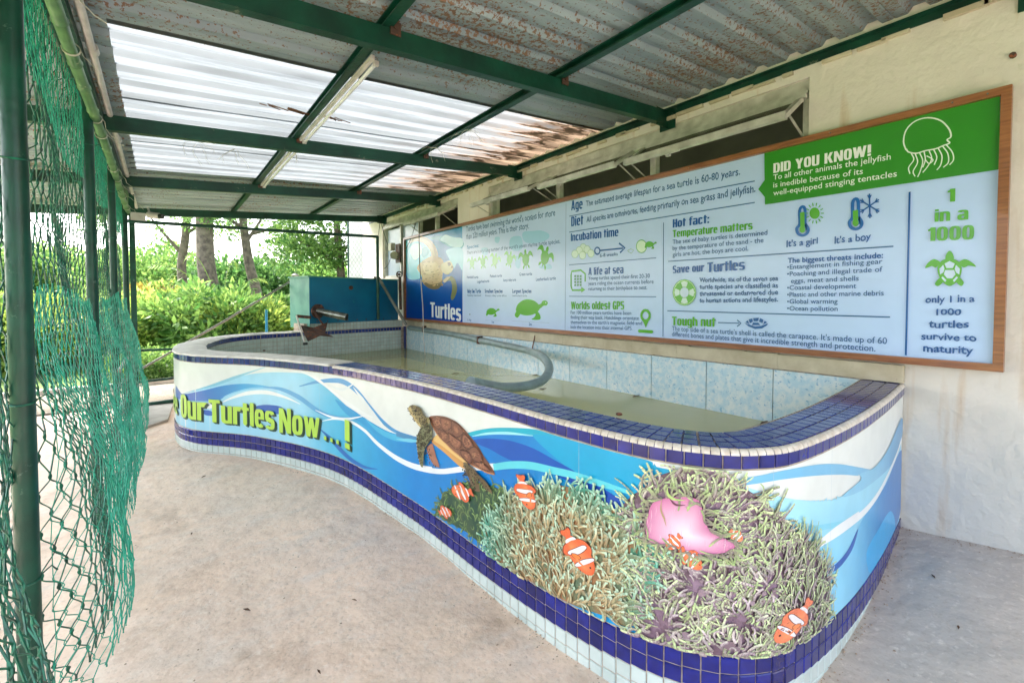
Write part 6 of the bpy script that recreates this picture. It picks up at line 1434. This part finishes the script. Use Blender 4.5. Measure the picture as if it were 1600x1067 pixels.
x, y = place(238, 12); bush('copper_shrub', x, y, .8, 1.55, 5000, .13, 'leaf_olive', 'rounded olive and copper coloured shrub behind the yellow green ones', None, 61, 2.2)
x, y = place(335, 11.2); bush('dark_cycad', x, y, .5, 1.35, 2500, .2, 'leaf_dark', 'dark leafy plant in front of the foot of the palm trunk', None, 62, 3.5)
# broad green thicket farther off
for i, (u, D, w, h, mt, lab) in enumerate(((215, 17, 1.9, 2.6, 'leaf_mid', 'pale green thicket bush behind the corner post'), (262, 19, 2.2, 3.1, 'leaf_mid', 'pale green thicket bush behind the slim leaning trunk'), (320, 20, 2.3, 2.5, 'leaf_mid', 'green thicket bush behind the palm trunk'), (372, 17, 1.7, 2.45, 'leaf_dark', 'dark green climber mound left of the forked tree'), (425, 17, 1.6, 2.3, 'leaf_dark', 'dark green climber mound right of the forked tree'), (470, 19, 1.8, 2.8, 'leaf_dark', 'rounded dark green bush above the left end of the tank'), (525, 18, 1.8, 2.5, 'leaf_mid', 'mid green bush behind the blue tank'))):
    x, y = place(u, D); bush('thicket_bush', x, y, w, h, 11000, .17, mt, lab, 'thicket bushes at the back', 70+i, 1.8, k=200)
# plants seen through the net on the left
for i, (u, D, w, h, mt, lab) in enumerate(((-80, 7.2, .9, 1.2, 'leaf_yellow', 'yellow green shrub at the extreme left beyond the net'), (15, 7.4, .8, 1.0, 'leaf_yellow', 'yellow green shrub beyond the net left of the first post'), (85, 8.4, .9, 1.15, 'leaf_yellow', 'yellow green shrub beyond the net between the first two posts'), (150, 9.2, .9, 1.2, 'leaf_mid', 'mid green shrub beyond the net by the second post'), (185, 10.5, .9, 1.35, 'leaf_mid', 'mid green shrub beyond the net by the third post'))):
    x, y = place(u, D); bush('garden_shrub', x, y, w, h, 7000, .12, mt, lab, 'shrubs beyond the net', 90+i, 2.4, k=100)
for i, (u, D, w, h) in enumerate(((-200, 18, 2.6, 3.2), (-40, 20, 3.0, 3.6), (70, 22, 3.0, 3.4), (150, 22, 2.6, 3.2))):
    x, y = place(u, D); bush('thicket_bush', x, y, w, h, 9000, .2, 'leaf_mid', ['large green bush far out at the extreme left', 'large green bush far out behind the first fence post', 'large green bush far out between the first two fence posts', 'large green bush far out behind the second fence post'][i], 'thicket bushes at the back', 110+i, 1.8, k=160)
def tree(name, base, pts, r0, r1, crown, label, mt='leaf_mid', leaf=.14, seed=1, limbs=(), group='slender garden trees', bark='trunk'):
    x, y = base; t = thing(name, (x, y, 0), label, 'tree', group)
    P = [np.array((x+p[0], y+p[1], p[2])) for p in pts]; C = catmull(P, n=6); rr = list(np.linspace(r0, r1, len(C))); part('trunk', MB().tube(C, rr, 12), MT[bark], t, True)
    mb = MB(); 
    for L_ in limbs: Q = catmull([np.array((x+p[0], y+p[1], p[2])) for p in L_], n=4); mb.tube(Q, list(np.linspace(r1*.6, .012, len(Q))), 8)
    if limbs: part('limb', mb, MT[bark], t, True)
    for k, (cx, cy, cz, rx, rz2, n) in enumerate(crown):
        me = leafs(n, clumps((cx, cy, cz), (rx, rx, rz2), max(6, n//90), .32), leaf, 2.2, seed*10+k); link('crown', me, MT[mt], t)
    return t
b = place(285, 14); tree('slim_tree', b, [(0,0,-.1),(.05,0,1.2),(0,0,2.2),(.12,0,3.2),(.25,0,5)], .14, .10, [(.2,0,6.0,1.7,1.0,2600),(-1.3,.3,3.5,1.1,.45,700),(.9,.2,3.6,.9,.4,520),(-.6,.2,3.0,.5,.25,160)], 'slim leaning tree left of the thick palm trunk', 'leaf_mid', .12, 3, [[(0,0,2.6),(-.5,.1,3.3),(-.9,.2,3.9)],[(.1,0,3.2),(.8,.1,3.7),(1.5,.1,4.1)]])
b = place(322, 13); tree('palm_tree', b, [(.35,0,-.1),(.15,0,1.2),(.02,0,2.2),(0,0,3.6),(-.02,0,6)], .26, .19, [(0,0,6.8,1.8,.8,1500)], 'thick rough palm trunk rising through the middle of the opening', 'leaf_mid', .3, 4, [], None)
b = place(397, 14); tree('forked_tree', b, [(.2,0,-.1),(.1,0,1.2),(-.1,0,2.2),(-.2,0,3.0),(-.35,0,4.6)], .17, .10, [(-1.0,0,3.6,1.0,.45,1100),(1.5,.3,3.1,1.1,.65,1100),(.6,.1,3.5,.9,.4,500),(.8,0,4.9,1.8,.9,2200),(-.6,0,5.6,1.6,.8,1500)], 'forked tree with thin foliage right of the palm trunk', 'leaf_mid', .11, 5, [[(-.2,0,2.9),(.25,0,3.7),(.7,0,4.9)],[(.0,0,3.2),(.9,.2,3.5),(1.9,.3,3.3)],[(-.2,0,3.3),(-.8,.1,3.7),(-1.5,.1,4.0)]])
b = place(536, 12.5); tree('leafy_tree', b, [(0,0,-.1),(-.02,0,1.4),(-.1,0,2.6),(-.2,0,4)], .13, .08, [(-.5,0,3.1,1.25,.75,5200),(-.9,.1,2.35,.85,.45,1500),(-.1,.1,4.2,1.3,.6,3000)], 'leafy green tree above the blue tank beside the white building', 'leaf_mid', .13, 6, [[(-.05,0,1.9),(-.5,0,2.4),(-1.1,0,2.7)],[(-.1,0,2.3),(.3,0,2.9),(.6,0,3.3)]])
# pale palm fronds
fr = thing('palm_frond_plant', (*place(335, 10.6), 0), 'pale feathery fronds arching in front of the palm trunk', 'plant')
for k, (du, h, ln) in enumerate(((-1.0, 1.75, 1.3), (-.55, 2.0, 1.2), (.75, 1.5, 1.3), (.35, 1.9, .9), (-1.3, 1.4, 1.0))):
    x, y = place(345, 10.6); mb = MB(); spn = [np.array((x+du*ln*t_, y, .9+(h-.7)*math.sin(t_*1.9))) for t_ in np.linspace(0, 1, 22)]
    mb.tube(spn, .008, 5)
    for i in range(3, 21):
        for sg_ in (-1, 1):
            p = spn[i]; d = (spn[min(21, i+1)]-spn[i-1]); d /= np.linalg.norm(d); q = p+d*.10+np.array([0, sg_*.12, -.10-.03*random.random()]); w = np.array([.012, 0, .006]); mb.add([p-w, p+w, q], [(0,1,2)])
    part('frond', mb, MT['leaf_pale'] if 'leaf_pale' in MT else MT['leaf_yellow'], fr)
# garden lamp post
x, y = place(462, 8.6); gp = thing('garden_lamp', (x, y, 0), 'thin dark garden lamp post left of the blue tank', 'lamp')
zt = HC+8.6*(467-432)/FPX; part('pole', MB().tube([(x, y, -.05), (x, y, zt-.12)], .014, 8), MT['black'], gp, True)
part('lamp_head', MB().tube([(x, y, zt-.13), (x, y, zt-.09), (x, y, zt), (x, y, zt+.02)], [.015, .05, .06, .075], 12), MT['grey_metal'], gp, True)
part('lamp_cap', MB().tube([(x, y, zt+.02), (x, y, zt+.06)], [.08, .01], 12), MT['black'], gp, True)
x, y = place(416, 7.6); bp_ = thing('blue_pipe_stub', (x, y, 0), 'short dark blue upright pipe behind the far rim of the pool', 'pipe'); part('pipe', MB().tube([(x, y, -.05), (x, y, HC+7.6*(467-484)/FPX)], .02, 10), MT['tank_front'], bp_, True)
# chain-link beyond the tank, in front of the white building
cl = thing('chain_link_panel', (2.6, 8.6, 0), 'pale chain link panel between the blue tank and the white building', 'fence'); mb = MB()
ex0 = np.array(place(545, 8.9)); ex1 = np.array(place(592, 8.9)); 
for i in range(-14, 16):
    for sg_ in (-1, 1):
        pts = []
        for j in range(2):
            a = i*.07+(0 if j == 0 else sg_*1.9*.62); 
        A_ = i*.07; z0 = 1.2; z1 = 2.9; L_ = np.linalg.norm(ex1-ex0); 
        a0_, a1_ = A_, A_+sg_*(z1-z0)*.6
        t0, t1 = 0., 1.
        for lo, hi in ((0, L_),):
            da = a1_-a0_; ta, tb = sorted(((lo-a0_)/da, (hi-a0_)/da)); t0 = max(t0, ta); t1 = min(t1, tb)
        if t1 > t0:
            q = []
            for t_ in (t0, t1): aa = a0_+(a1_-a0_)*t_; xy = ex0+(ex1-ex0)*aa/L_; q.append((xy[0], xy[1]+(.003 if sg_ > 0 else 0), z0+(z1-z0)*t_))
            mb.tube(q, .0022, 4, cap=False)
part('mesh', mb, MT['grey_metal'], cl)
mb = MB()
for e in (ex0, ex1): mb.tube([(e[0], e[1], -.1), (e[0], e[1], 2.9)], .015, 8)
part('upright', mb, MT['green_paint'], cl)
# bolts where the beams cross the purlins, and weld plates
for y in (2.03, 3.84, 5.62):
    for x in (.83, 1.9):
        mb = MB(); z = rz_(x)-.052
        mb.box((x+.034, y-.034, z), (.05, .008, .06)); mb.tube([(x+.034, y-.037, z), (x+.034, y-.048, z)], .009, 6); part('cleat', mb, MT['rust'], roof)
# roofing screws poking through the ribs
mb = MB()
for x in (-.36, .83, 1.9):
    for k in range(52):
        y = -1.2+k*.19*.99
        if 2.6 < y < 5.55: continue
        mb.tube([(x+.035, y+.14, rz_(x)+.02), (x+.035, y+.14, rz_(x)-.03)], .003, 4)
part('roof_screw', mb, MT['rust'], roof, kind='stuff')
# tank fittings: a drain cap, a stiffener and bolts along the lower edge
part('drain_cap', MB().tube([tp3(.62, -.001, 1.36), tp3(.62, -.02, 1.36)], .03, 12), MT['rust'], tank, True)
for k in range(9): part('bolt', MB().tube([tp3(.1+k*.155, -.001, ZT0+.03), tp3(.1+k*.155, -.012, ZT0+.03)], .008, 6), MT['rust'], tank)
